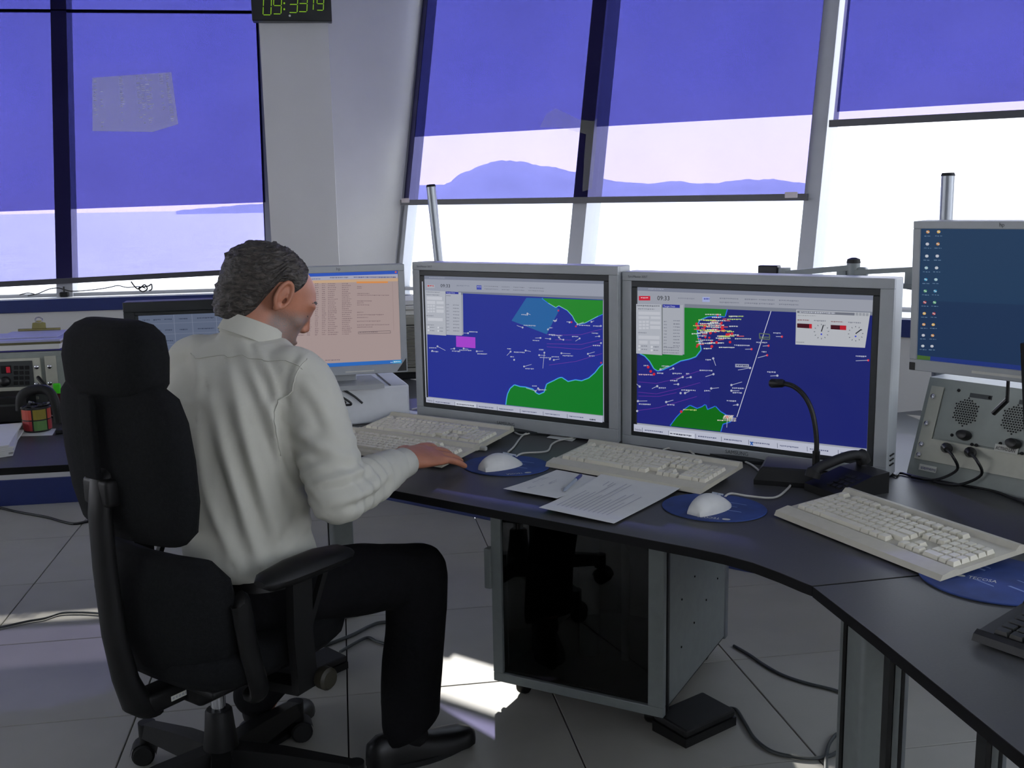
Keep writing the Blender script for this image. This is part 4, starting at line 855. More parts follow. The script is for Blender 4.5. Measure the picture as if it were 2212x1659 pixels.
ca, cb = at(1872, 1004, ZD+.018), at(1922, 1012, ZD+.018)
for i in range(90):
    f_ = i/89; a = f_*2*math.pi*9; P = ca.lerp(cb, f_); d_ = (cb-ca).normalized(); n_ = Vector((-d_.y, d_.x, 0)); coil.append(P+n_*(.012*math.cos(a))+Vector((0, 0, .012*math.sin(a)-.004)))
bm = newbm(); tube(bm, coil, .0028, 6); tag(obj('coiled_cord', bm, 'cord_black', smooth=True, origin=coil[0]), 'black coiled telephone cord right of the telephone', 'cord')
zc = ZD+.004
def dp(*px, z=zc): return [at(*q, z) for q in px]
cable('cable', 'thin black cables running from the coiled cord toward the grey rack', dp((1920, 1018), (1935, 1028), (1945, 1022), (1980, 1030), (2060, 1045), (2150, 1062), (2225, 1092)), .003, 'cord_black')
cable('cable', 'pale cord looping from the right-hand mouse to the middle keyboard', dp((1566, 1073), (1580, 1066), (1620, 1072), (1672, 1075), (1700, 1057), (1708, 1043), (1690, 1040), (1640, 1042), (1632, 1034), (1641, 1020), (1625, 1005), (1607, 996)), .0026, 'cord_white')
cable('cable', 'pale cord from the left-hand mouse running up past the left keyboard', dp((1098, 976), (1110, 965), (1130, 940), (1160, 928), (1178, 924), (1140, 937), (1120, 938), (1095, 922)), .0026, 'cord_white')
cable('cable', 'pale cord looping under the left chart monitor to the note', dp((1066, 912), (1078, 902), (1098, 899), (1125, 905), (1160, 917), (1190, 921), (1240, 919), (1270, 926), (1292, 942)), .0026, 'cord_white')
cable('cable', 'second pale cord from the left-hand mouse toward the middle keyboard', dp((1115, 987), (1130, 979), (1180, 975), (1192, 960), (1210, 951), (1250, 944)), .0026, 'cord_white')
cable('cable', 'pale cord arching along the foot of the left chart monitor', [*dp((890, 884), (920, 879)), *dp((960, 876), (1000, 877), z=zc+.01), *dp((1008, 884), (1011, 900))], .0026, 'cord_white')
cable('cable', 'pale cord arching behind the middle keyboard', [*dp((1432, 972)), *dp((1445, 968), (1470, 968), (1490, 974), z=zc+.004), *dp((1500, 982))], .0026, 'cord_white')
for px, lb in (((1112, 927), 'pale cord plug beside the left keyboard end'), ((1040, 968), 'pale cord plug beside the man\'s fingertips')):
    q = at(*px, ZD+.008); bm = newbm(); box(bm, (0, 0, 0), (.034, .013, .012), math.radians(-35), .004); xf(bm, bm.verts, TR((q.x, q.y, ZD+.0075))); tag(obj('cord_plug', bm, 'cord_white', origin=(q.x, q.y, ZD+.0015)), lb, 'plug')
# black cables lying over the white computer case
q0 = [(712, 826), (730, 836), (760, 858), (782, 872)]
for i, (pts, lb) in enumerate((([(714, 826), (735, 838), (765, 856), (783, 871)], 'upper black cable crossing the white computer case'), ([(718, 848), (735, 856), (755, 868), (758, 874), (745, 875)], 'middle black cable curling beside the white computer case'), ([(722, 858), (738, 864), (746, 870), (735, 873)], 'lowest black cable curling beside the white computer case'))):
    cable('cable', lb, [ony(x, y, PA.y-.03-.01*i) for x, y in pts], .0035, 'cord_black')

# ================================================================== RIGHT RACK CONSOLE
rA = at(1958, 1024, ZD); ryaw = math.radians(-62); ru = Vector((math.cos(ryaw), math.sin(ryaw), 0)); rw = .50
rk = thing('rack_console', 'sloping grey rack console with round grilles and plugs on the right', 'console', (rA.x+ru.x*rw/2, rA.y+ru.y*rw/2, ZD), ryaw)
zt_, sl5 = .235, .085                                                          # height and how far the front leans back
fr = lambda x, z, d=0: Vector((x-rw/2, sl5*(z/zt_)-d*.94, z+d*.34))
bm = newbm(); loft(bm, [[Vector((x, y, z)) for y, z in ((0, 0), (.22, 0), (.22, zt_), (sl5, zt_))] for x in (-rw/2, rw/2)]); obj('housing', bm, 'console', rk)
TF = Matrix.Rotation(-math.atan2(sl5, zt_), 4, 'X')
def rplate(nm, x0, x1, z0, z1, m, d=.002, th=.004, bev=.0): bm = newbm(); P = fr((x0+x1)/2, (z0+z1)/2, d); box(bm, P, (x1-x0, th, (z1-z0)*1.06), TF, bev); return obj(nm, bm, m, rk)
rplate('rack_ear', .012, .045, .045, .215, 'console_light'); rplate('front_plate', .012, rw-.02, .040, .092, 'console_light', .0025); rplate('fan_plate', .05, rw-.02, .096, .215, 'console', .003)
rplate('name_label', .03, .075, .016, .030, 'label', .002, .002); bm = newbm(); put_text(bm, 'siemens', fr(.036, .019, .0045), Vector((1, 0, 0)), TF.to_3x3() @ Vector((0, 0, 1)), .008); obj('lettering', bm, 'binder_blue', rk)
for i, xc in enumerate((.115, .235, .355)):
    bm = newbm(); R_ = .034
    for a in range(-6, 7):
        for b in range(-6, 7):
            x = (a+.5*b)*.0062; z = b*.0054
            if max(abs(x), abs(.5*x+.866*z), abs(.5*x-.866*z)) < R_*.88:
                P = fr(xc+x, .165+z, .0056); lathe(bm, [(.0021, 0), (.0021, .0008)], 6, TR(P) @ TF @ Matrix.Rotation(math.pi/2, 4, 'X'))
    o = obj('fan_grille', bm, 'hole', rk); o['kind'] = 'stuff'
    bm = newbm(); P = fr(xc+.012, .112, .006); lathe(bm, [(.016, 0), (.015, .012), (.012, .02), (.004, .022)], 18, TR(P) @ TF @ Matrix.Rotation(math.pi/2, 4, 'X') @ Matrix.Diagonal((1.1, .8, 1, 1))); obj('knob', bm, 'black_plastic', rk, True)
    for dx, dz in ((-.02, .108), (.045, .095), (.05, .205), (-.03, .212), (.034, .095)):
        bm = newbm(); P = fr(xc+dx, dz, .005); lathe(bm, [(.004, 0), (.004, .002), (.001, .003)], 8, TR(P) @ TF @ Matrix.Rotation(math.pi/2, 4, 'X')); obj('screw', bm, 'hole', rk)
    rplate('slot_plate', xc+.0, xc+.055, .2, .21, 'console_dark', .005, .002)
for x, z in ((.024, .19), (.024, .125), (.024, .075), (.024, .050)):
    bm = newbm(); P = fr(x, z, .006); lathe(bm, [(.006, 0), (.006, .003), (.002, .005)], 12, TR(P) @ TF @ Matrix.Rotation(math.pi/2, 4, 'X')); obj('rack_screw', bm, 'chrome', rk, True)
for x, z, w_ in ((.205, .090, .055), (.36, .090, .05)):
    rplate('paper_label', x, x+w_, z, z+.016, 'label', .0075, .001)
bm = newbm(); put_text(bm, 'ACTIVO LAN', fr(.208, .0935, .0092), Vector((1, 0, 0)), TF.to_3x3() @ Vector((0, 0, 1)), .008, .046); obj('lettering', bm, 'hole', rk)
# two plugs with leads
for i, (x, z) in enumerate(((.095, .076), (.155, .076))):
    P = fr(x, z, .006); n5 = TF.to_3x3() @ Vector((0, -1, 0)); Wm = Matrix.Translation(rk.location) @ Rz(ryaw)
    pts = [Wm @ (P+n5*.0), Wm @ (P+n5*.012), Wm @ (P+n5*.03+Vector((.012, 0, -.006))), Wm @ (P+n5*.045+Vector((.035, 0, -.02))), Wm @ (P+n5*.03+Vector((.04, 0, -.05))), Wm @ Vector((x-rw/2+.0, -.03, .010)), Wm @ Vector((x-rw/2-.06, -.035, .006))]
    cable('plug_lead', ('left' if i == 0 else 'right')+' black plug and lead in the grey rack console front', smoothpts(pts, 1), [.012, .012, .010]+[.0035]*4, 'cord_black', 1) if False else None
    t = thing('plug_lead', ('left' if i == 0 else 'right')+'-hand black plug and lead in the grey rack console front', 'plug', pts[0])
    bm = newbm(); tube(bm, [pts[0], pts[1], pts[2]], [.011, .013, .007], 12); wpart(t, 'plug', bm, 'black_plastic', True)
    bm = newbm(); tube(bm, smoothpts(pts[2:], 6), .0035, 8); wpart(t, 'lead', bm, 'cord_black', True)
# thin stalk hanging below the monitor
bm = newbm(); tube(bm, [Vector((.01, .03, bx[2]+.004)), Vector((.01, .03, bx[2]-.055))], .004, 8); tube(bm, [Vector((.01, .03, bx[2]-.05)), Vector((-.02, .03, bx[2]-.085))], .006, 8); obj('hanging_stalk', bm, 'black_plastic', m5, True)

# black monitor cut by the right edge
bme = at(2196, 1062, ZD+.06); yb = math.radians(-78); ub = Vector((math.cos(yb), math.sin(yb), 0))
mb_c = bme+ub*.20+Vector((0, 0, .165))
m6, bx6 = monitor('desktop_monitor', 'black monitor cut off by the right edge of the picture', mb_c, yb, math.radians(8), .34, .27, (.022, .022, .03, .022), 0, 'bezel_black', .05)
c = Canvas([(0, 0), (100, 0), (100, 80), (0, 80)], .34, .27); c.poly([(0, 0), (100, 0), (100, 80), (0, 80)], (40, 50, 66)); c.build(m6)
bm = newbm(); box(bm, (0, .08, (bx6[2]+ZD-mb_c.z)/2+.02), (.08, .03, abs(bx6[2]-(ZD-mb_c.z))+.04), None, .006); o = obj('stand_neck', bm, 'bezel_black', m6)
bm = newbm(); box(bm, (0, .07, ZD-mb_c.z+.012), (.20, .16, .016), Matrix.Rotation(math.radians(-8), 4, 'X'), .006); obj('stand_base', bm, 'bezel_black', m6)

# ================================================================== POLES AND MONITOR ARM
def pole(label, pxt, pxb, o_, r):
    top, low = ono(*pxt, o_), ono(*pxb, o_); d_ = (low-top).normalized(); foot = low+d_*((ZD-low.z)/d_.z)
    t = thing('support_pole', label, 'pole', (foot.x, foot.y, ZD), 0, 'monitor support poles'); bm = newbm(); tube(bm, [foot, top], r, 16); wpart(t, 'tube', bm, 'alu', True)
    bm = newbm(); tube(bm, [top, top-d_*.008], [r*1.1, r*.9], 16); wpart(t, 'end_cap', bm, 'black_plastic', True)
    bm = newbm(); tube(bm, [foot, foot+Vector((0, 0, .012))], .05, 24); wpart(t, 'foot_plate', bm, 'alu', True); return t, top, foot
pole('slim metal pole rising behind the left chart monitor', (931, 404), (948, 566), -.96, .0155)
pl2, ptop, pfoot = pole('slim metal pole rising behind the silver desktop monitor on the right', (2048, 380), (2043, 480), -.84, .0165)
ar = thing('monitor_arm', 'grey jointed monitor arm stretching behind the right chart monitor', 'monitor arm', ono(1843, 600, -.98)); oa = -.98
def armbar(nm, p0, p1, w, m='leg_grey', d=.03): bm = newbm(); beam(bm, ono(*p0, oa), ono(*p1, oa), w, d, (0, 0, 1)); wpart(ar, nm, bm, m)
armbar('arm_link', (1700, 590), (1838, 578), .014); armbar('arm_link', (1848, 588), (1985, 581), .012); armbar('arm_link', (1930, 614), (1985, 622), .012)
bm = newbm(); P = ono(1843, 590, oa); cyl(bm, P+Vector((0, 0, -.03)), P+Vector((0, 0, .028)), .017); wpart(ar, 'pivot', bm, 'leg_grey', True)
bm = newbm(); P = ono(1843, 590, oa); lathe(bm, [(.018, .026), (.016, .036), (.006, .040)], 18, TR(P)); wpart(ar, 'pivot_cap', bm, 'black_soft', True)
bm = newbm(); P = ono(1694, 588, oa); cyl(bm, P+Vector((0, 0, -.02)), P+Vector((0, 0, .012)), .017); wpart(ar, 'pivot', bm, 'leg_grey', True)
bm = newbm(); P = ono(1662, 585, oa); box(bm, P, (.055, .03, .03), -math.pi/4, .003); wpart(ar, 'clamp_block', bm, 'black_plastic')
for px in ((1820, 598), (1862, 596), (1968, 600)):
    bm = newbm(); P = ono(*px, oa); box(bm, P, (.028, .03, .045), -math.pi/4, .008); wpart(ar, 'arm_web', bm, 'leg_grey')
bm = newbm(); pa_ = ono(1985, 600, oa); tube(bm, [pa_, Vector((pfoot.x, pfoot.y, pa_.z))], .016, 10); wpart(ar, 'rear_link', bm, 'leg_grey', True)
for px, lb in (((955, 556), 'left'), ((978, 556), 'right')):
    P = ono(*px, .06); P.z = 1.0215; bm = newbm(); box(bm, (P.x, P.y, P.z+.04), (.034, .03, .08), -math.pi/4, .006); tag(obj('sill_adapter', bm, 'bezel_dark', origin=P), 'small dark adapter on the sill behind the left chart monitor, %s of two' % lb, 'adapter')

# ================================================================== PRINTER-LIKE VENT UNIT AND PAPERS in the corner
VY = at(862, 822, ZD).y; va = ony(850, 800, VY); vb = ony(905, 690, VY)
vt = thing('ventilated_unit', 'beige louvred unit with papers on top, between the monitors', 'printer', (1.98, VY, ZD), 0)
zt2 = ony(878, 684, VY).z; zb2 = ony(878, 806, VY).z; xl, xr = ony(790, 800, VY).x, ony(925, 800, VY).x
bm = newbm(); box(bm, ((xl+xr)/2, VY+.16, (zt2+zb2)/2), (xr-xl, .30, zt2-zb2), None, .006); wpart(vt, 'housing', bm, 'vent')
bm = newbm(); zl0, zl1 = ony(878, 796, VY).z, ony(878, 702, VY).z
for i in range(26):
    z = zl0+.008+(zl1-zl0-.016)*i/25; box(bm, ((xl+xr)/2, VY+.006, z), (xr-xl-.03, .008, .0028), Matrix.Rotation(.4, 4, 'X'))
o = wpart(vt, 'louvre', bm, 'vent'); o['kind'] = 'stuff'
bm = newbm(); box(bm, ((xl+xr)/2, VY+.010, (zl0+zl1)/2), (xr-xl-.02, .004, zl1-zl0)); wpart(vt, 'louvre_back', bm, 'vent_dark')
bm = newbm(); box(bm, ((xl+xr)/2, VY+.16, (zb2+ZD)/2), (xr-xl-.01, .28, zb2-ZD), None, .004); wpart(vt, 'black_plinth', bm, 'black_plastic')
for i, (dz, rz, th) in enumerate(((0, .1, .02), (.022, -.12, .016), (.040, .06, .018))):
    bm = newbm(); box(bm, (0, 0, th/2), (.22, .22, th), rz, .002); xf(bm, bm.verts, TR(((xl+xr)/2+.0, VY+.16, zt2+dz))); tag(obj('paper_stack', bm, 'paper', origin=((xl+xr)/2, VY+.16, zt2+dz)), ('bottom', 'middle', 'top')[i]+' bundle of paper on the louvred unit', 'paper')

# ================================================================== FOOT PEDALS AND FLOOR CABLES
def pedal(label, px, rz, s=(.17, .115, .05)):
    P = at(*px, 0); t = thing('foot_pedal', label, 'pedal', (P.x, P.y, 0), rz, 'black foot pedals')
    bm = newbm(); loft(bm, [[Vector((x, y, z)) for y, z in ((-s[1]/2, 0), (s[1]/2, 0), (s[1]/2, s[2]*.55), (-s[1]/2, s[2]*.45))] for x in (-s[0]/2, s[0]/2)]); obj('base', bm, 'black_plastic', t)
    bm = newbm(); box(bm, (0, 0, s[2]*.72), (s[0]*.98, s[1]*.98, s[2]*.4), Matrix.Rotation(math.radians(3), 4, 'X'), .006); obj('treadle', bm, 'black_soft', t); return t
PB = [at(*q, .03) for q in ((1425, 1560), (1570, 1535))]
pedal('black foot pedal on the floor beside the rack cabinet', (1500, 1572), math.radians(28), (.20, .125, .055))
pedal('black foot pedal on the floor behind the chair base', (690, 1452), math.radians(40), (.15, .10, .05))
fz_ = .006
def fp_(*px, z=fz_): return [at(*q, z) for q in px]
cable('floor_cable', 'grey cable from the foot pedal looping at the grey desk leg', fp_((1568, 1530), (1590, 1533), (1608, 1560), (1630, 1595), (1665, 1622), (1710, 1634), (1760, 1638), (1805, 1627), (1822, 1600), (1818, 1584), (1805, 1588), (1790, 1610), (1784, 1640), (1783, 1665)), .005, 'cord_grey')
cable('floor_cable', 'grey cable on the floor between the cabinet and the grey desk leg', fp_((1585, 1395), (1618, 1414), (1650, 1436), (1690, 1458), (1740, 1475), (1800, 1490), (1835, 1503)), .005, 'cord_grey')
cable('floor_cable', 'dark cable on the floor under the left desk', fp_((-40, 1090), (0, 1097), (40, 1106), (100, 1117), (140, 1128), (165, 1131), (205, 1123), (300, 1110)), .006, 'cord_black')
cable('floor_cable', 'thin cable crossing the sunlit strip of floor on the left', fp_((-30, 1360), (10, 1353), (60, 1342), (95, 1336), (130, 1325), (160, 1323), (200, 1324), (260, 1330)), .004, 'cord_grey')
cable('floor_cable', 'grey cables on the floor behind the man\'s shin', fp_((700, 1395), (760, 1372), (800, 1352), (830, 1344), (900, 1346)), .006, 'cord_grey')
cable('floor_cable', 'second grey cable on the floor from the pedal behind the chair', fp_((735, 1408), (790, 1378), (815, 1386), (850, 1392), (930, 1388)), .005, 'cord_grey')

# ================================================================== LEFT DESK OBJECTS
YL = -1.62
lc = thing('radio_console', 'grey desktop radio console with dark keypad panel, carrying the binder', 'radio', (.62, YL, ZD))
zt3 = ony(0, 762, YL).z; zb3 = ZD; x1 = ony(190, 800, YL).x; x0 = x1-.95
bm = newbm(); box(bm, ((x0+x1)/2, YL+.17, (zb3+zt3)/2), (x1-x0, .33, zt3-zb3-.002), None, .005); wpart(lc, 'housing', bm, 'console')
def lface(nm, px0, px1, m, d=.004, th=.006, bev=.001):
    a, b = ony(*px0, YL), ony(*px1, YL); bm = newbm(); box(bm, ((a.x+b.x)/2, YL-d+th/2, (a.z+b.z)/2), (abs(b.x-a.x), th, abs(a.z-b.z)), None, bev); return wpart(lc, nm, bm, m)
lface('front_plate', (-60, 858), (87, 772), 'console_light', .008, .010); lface('keypad_panel', (-40, 838), (71, 778), 'console_dark', .012, .006); lface('drawer_strip', (-60, 868), (84, 856), 'console_light', .010, .008)
lface('rack_ear', (104, 855), (121, 768), 'console_light', .006, .006); lface('side_module', (123, 855), (188, 768), 'console', .004, .006)
lface('display', (5, 806), (26, 788), 'hole', .014, .004); lface('red_display', (17, 804), (24, 791), 'led_red', .0165, .004); lface('slot', (-10, 851), (46, 847), 'hole', .0125, .004)
for i in range(3):
    for j in range(4): lface('keypad_key', (33+12*i, 797+11*j), (41+12*i, 789+11*j), 'hole', .015, .005)
bm = newbm(); P = ony(15, 822, YL); lathe(bm, [(.017, 0), (.016, .016), (.012, .02), (.002, .021)], 20, TR(P+Vector((0, -.013, 0))) @ Matrix.Rotation(math.pi/2, 4, 'X')); wpart(lc, 'tuning_knob', bm, 'black_plastic', True)
for px in ((81, 792), (81, 829), (109, 791), (110, 827)):
    bm = newbm(); P = ony(*px, YL); lathe(bm, [(.007, 0), (.007, .004), (.003, .006)], 12, TR(P+Vector((0, -.008, 0))) @ Matrix.Rotation(math.pi/2, 4, 'X')); wpart(lc, 'rack_screw', bm, 'chrome', True)
# dark box in front of the console
P = ony(20, 878, YL-.06); dk = thing('headset_box', 'low dark box in front of the radio console, behind the patterned pen cup', 'box', (P.x-.05, YL-.09, ZD))
bm = newbm(); box(bm, (P.x-.10, YL-.09, ZD+.045), (.36, .12, .088), None, .006); wpart(dk, 'body', bm, 'black_plastic')
bm = newbm(); box(bm, (P.x-.10, YL-.152, ZD+.06), (.34, .004, .006)); wpart(dk, 'trim_line', bm, 'console_dark')
# binder with papers, then the clipboard
bz_ = zt3
bd = thing('ring_binder', 'open binder with lilac-white sheets on top of the radio console', 'binder', (.55, YL+.12, bz_), math.radians(2))
bx0 = ony(0, 750, YL).x-.14; bx1 = ony(128, 748, YL).x
def bpl(nm, z0, z1, m, grow=0, rz=0): bm = newbm(); box(bm, ((bx0+bx1)/2, YL+.13, (z0+z1)/2), (bx1-bx0+grow, .24+grow, z1-z0), rz, .001); wpart(bd, nm, bm, m)
bpl('cover', bz_, bz_+.004, 'binder_blue', .01); bpl('page_block', bz_+.004, bz_+.022, 'paper', -.006); bpl('page_block', bz_+.022, bz_+.030, 'binder', -.002, .02); bpl('page_block', bz_+.030, bz_+.036, 'paper_blue', 0, .01)
bpl('cover', bz_+.036, bz_+.0375, 'paper_blue', .004)
cz_ = bz_+.0385; cb_ = thing('clipboard', 'clipboard with a brass clip lying on the binder', 'clipboard', (.66, YL+.16, cz_)); ca_ = ony(40, 717, YL+.24); cb2 = ony(131, 715, YL+.24)
bm = newbm(); box(bm, ((ca_.x+cb2.x)/2, YL+.17, cz_+.0015), (cb2.x-ca_.x+.06, .20, .003)); wpart(cb_, 'board', bm, 'paper_blue')
bm = newbm(); xm = (ca_.x+cb2.x)/2; cyl(bm, (ca_.x, YL+.24, cz_+.010), (cb2.x, YL+.24, cz_+.010), .005, None, 10); wpart(cb_, 'clip_rail', bm, 'brass', True)
bm = newbm(); slab(bm, [(xm-.024, YL+.236, cz_+.014), (xm+.024, YL+.236, cz_+.014), (xm+.022, YL+.242, cz_+.034), (xm+.012, YL+.243, cz_+.036), (xm+.008, YL+.243, cz_+.042), (xm-.008, YL+.243, cz_+.042), (xm-.012, YL+.243, cz_+.036), (xm-.022, YL+.242, cz_+.034)], .003); wpart(cb_, 'clip', bm, 'brass')
bm = newbm(); tube(bm, [Vector((xm+.012*math.cos(a), YL+.243, cz_+.044+.010*math.sin(a))) for a in [i*2*math.pi/16 for i in range(17)]], .0025, 6); wpart(cb_, 'clip_ring', bm, 'chrome', True)
# patterned pen cup filled with black bits, on a slip of paper
cp = at(76, 935, ZD); cp.y += .03
slp = [at(*q, ZD+.001) for q in ((40, 942), (50, 928), (121, 926), (113, 940))]; bm = newbm(); slab(bm, [(p.x, p.y, ZD+.0008) for p in slp], .0012); tag(obj('paper_slip', bm, 'paper', origin=(slp[0].x, slp[0].y, ZD)), 'slip of white paper under the patterned cup', 'paper')
cu_ = thing('pen_cup', 'cup patterned with red, yellow and green squares, full of black bits', 'cup', (cp.x, cp.y, ZD+.0015)); rC = .042; hC = ony(76, 878, cp.y).z-ZD
bm = newbm(); lathe(bm, [(rC*.9, 0), (rC, .004), (rC, hC), (rC-.003, hC), (rC-.003, .01), (.002, .01)], 28); obj('cup_wall', bm, 'black_plastic', cu_, True)
ms = ['cup_orange', 'cup_yellow', 'cup_green', 'cup_red']
for i in range(6):
    for j in range(2):
        a0 = math.radians(-180+60*i+32); a1 = a0+math.radians(54); bm = newbm(); z0, z1 = (hC*.08, hC*.47) if j == 0 else (hC*.52, hC*.92)
        loft(bm, [[Vector(((rC+.001)*math.cos(a0+(a1-a0)*t/4), (rC+.001)*math.sin(a0+(a1-a0)*t/4), z)) for t in range(5)] for z in (z0, z1)], cap=False, closed=False); obj('colour_square', bm, [['cup_red', 'cup_green'], ['cup_orange', 'cup_yellow']][j][i % 2], cu_)
rs = random.Random(2)
bm = newbm()
for i in range(16): box(bm, (rs.uniform(-.026, .026), rs.uniform(-.026, .026), hC+rs.uniform(-.01, .012)), (.03, .010, .008), Matrix.Rotation(rs.uniform(0, 3), 4, 'Z') @ Matrix.Rotation(rs.uniform(-.6, .6), 4, 'X'), .002)
o = obj('black_bits', bm, 'black_plastic', cu_); o['kind'] = 'stuff'
P = ony(62, 866, cp.y+.09); bm = newbm(); tube(bm, smoothpts([Vector((P.x-.03, cp.y+.10, ZD+.05)), Vector((P.x-.02, cp.y+.10, ZD+.10)), Vector((P.x+.03, cp.y+.11, ZD+.115)), Vector((P.x+.07, cp.y+.10, ZD+.095)), Vector((P.x+.085, cp.y+.10, ZD+.004))], 5), .016, 10); tag(obj('headset_band', bm, 'black_soft', smooth=True, origin=(P.x+.085, cp.y+.10, ZD)), 'black padded headset band behind the patterned cup', 'headset')
# dark red cup with a pen and a green marker
rc_ = at(128, 903, ZD); rc_.y += .035; rcu = thing('pen_cup', 'dark red cup holding a pen and a green marker', 'cup', (rc_.x, rc_.y, ZD)); hR = ony(128, 846, rc_.y).z-ZD
bm = newbm(); lathe(bm, [(.034, 0), (.036, .003), (.040, hR), (.037, hR), (.033, .006), (.002, .006)], 28); obj('cup_wall', bm, 'red_plastic', rcu, True)
bm = newbm(); lathe(bm, [(.0365, .006), (.037, .006), (.0372, .010), (.0366, .010)], 28); obj('pale_band', bm, 'paper', rcu)
pt_, pt2 = ony(80, 813, rc_.y), ony(112, 850, rc_.y); pe = thing('marker_pen', 'dark blue pen leaning in the dark red cup', 'pen', Vector((rc_.x+.01, rc_.y, ZD+.01)))
dd = (pt_-pt2).normalized(); bm = newbm(); tube(bm, [pt2-dd*.075, pt2], .0055, 10); wpart(pe, 'barrel', bm, 'pen_blue', True); bm = newbm(); tube(bm, [pt2, pt_-dd*.004, pt_], [.0068, .0068, .004], 10); wpart(pe, 'cap', bm, 'black_plastic', True)
g0, g1 = ony(122, 846, rc_.y-.01), ony(122, 828, rc_.y-.01); bm = newbm(); box(bm, (0, 0, 0), (.024, .012, .12), None, .004); xf(bm, bm.verts, TR((g1.x, g1.y, g1.z-.06))); tag(obj('highlighter', bm, 'marker_green', origin=(g1.x, g1.y, g1.z-.12)), 'bright green highlighter standing in the dark red cup', 'marker')
# paper pile at the left edge, small black thing by the red cup
for i in range(6):
    Pq = [at(*q, ZD) for q in ((-70, 1000), (-60, 945), (46, 935), (26, 985))]; a_ = rs.uniform(-.06, .06); ctr = sum(Pq, Vector())/4
    bm = newbm(); slab(bm, [(*(ctr+Rz(a_) @ (p-ctr)).xy, ZD+.003+i*.0055) for p in Pq], .005); tag(obj('paper_stack', bm, 'paper', origin=(ctr.x, ctr.y, ZD+i*.0055)), 'printed bundle in the paper pile at the left picture edge, layer %s from the desk' % ('first', 'second', 'third', 'fourth', 'fifth', 'topmost')[i] if i < 5 else 'topmost bundle of the paper pile at the left picture edge', 'paper')
P = at(137, 932, ZD+.006); bm = newbm(); box(bm, (0, 0, 0), (.045, .03, .014), .1, .004); xf(bm, bm.verts, TR((P.x, P.y, ZD+.007))); tag(obj('eraser', bm, 'black_plastic', origin=(P.x, P.y, ZD)), 'small black block on the desk by the dark red cup', 'eraser')
# cables on the left window sill
def sp(*px): return [ony(x, y, .02) for x, y in px]
def spz(px): return [Vector((ony(x, y, .03).x, .03, max(1.0245, ony(x, y, .03).z))) for x, y in px]
cable('sill_cable', 'thin dark cable strung along the left window sill', spz([(42, 637), (60, 633), (75, 636), (60, 639), (80, 635), (105, 625), (125, 622), (140, 626), (155, 629), (180, 628), (210, 625), (235, 621), (255, 617), (275, 621), (300, 619), (315, 623)]), .0025, 'cord_black')
cable('sill_cable', 'knotted dark cable end on the left window sill', spz([(283, 608), (292, 620), (300, 624), (312, 615), (318, 624), (308, 630), (300, 622), (320, 618), (327, 614), (328, 624), (322, 628)]), .0035, 'cord_black')
P = Vector((ony(137, 615, .03).x, .03, 1.021)); bm = newbm(); tube(bm, [P, P+Vector((0, 0, .05))], .004, 8); box(bm, P+Vector((0, 0, .012)), (.04, .03, .022), None, .004); tag(obj('cable_clamp', bm, 'black_plastic', origin=P), 'dark cable clamp under the left window mullion', 'clamp')

# ================================================================== DIGITAL CLOCK on the pillar
YC = -.17; ca_ = ony(545, 53, YC); cb2 = ony(717, 38, YC)
ck = thing('digital_clock', 'black digital wall clock with green numerals on the pillar', 'clock', (ca_.x, -.13, ca_.z), 0)
Hc = .17; mid = (ca_.x+cb2.x)/2; wC = cb2.x-ca_.x; zc0 = (ca_.z+cb2.z)/2
bm = newbm(); box(bm, (mid, YC+.033, zc0+Hc/2), (wC, .066, Hc), None, .004); wpart(ck, 'case', bm, 'clock_body')
segs = {'0': 'abcdef', '9': 'abcdfg', '3': 'abcdg', '1': 'bc'}
def digit(ch, px0, px1, sl=.06):
    a, b = ony(*px0, YC-.001), ony(*px1, YC-.001); w, h = b.x-a.x, (b.z-a.z); th = .006; z0 = a.z; x0 = a.x; bm = newbm()
    S = {'a': (0, h, w, h), 'd': (0, 0, w, 0), 'g': (0, h/2, w, h/2), 'b': (w, h/2, w, h), 'c': (w, 0, w, h/2), 'e': (0, 0, 0, h/2), 'f': (0, h/2, 0, h)}
    for s_ in segs[ch]:
        ax, az, bx_, bz2 = S[s_]; p0 = Vector((x0+ax+az*.1, YC-.001, z0+az)); p1 = Vector((x0+bx_+bz2*.1, YC-.001, z0+bz2)); g = (p1-p0)*.08; beam(bm, p0+g, p1-g, th*.55, .002, (1, 0, 0) if abs(p1.z-p0.z) > abs(p1.x-p0.x) else (0, 0, 1))
    wpart(ck, 'numeral', bm, 'led_green')
for ch, a, b in (('0', (568, 32), (583, -4)), ('9', (590, 30), (605, -6)), ('3', (624, 27), (640, -8)), ('3', (645, 25), (661, -10)), ('1', (671, 22), (675, -6)), ('9', (684, 22), (697, -6))): digit(ch, a, b)
for px in ((614, 20), (614, 7)):
    bm = newbm(); P = ony(*px, YC-.001); box(bm, P, (.007, .002, .007)); wpart(ck, 'colon_dot', bm, 'led_green')
bm = newbm(); P = ony(626, 34, YC-.001); lathe(bm, [(.005, 0), (.005, .001)], 12, TR(P) @ Matrix.Rotation(math.pi/2, 4, 'X')); wpart(ck, 'logo_dot', bm, 'label')

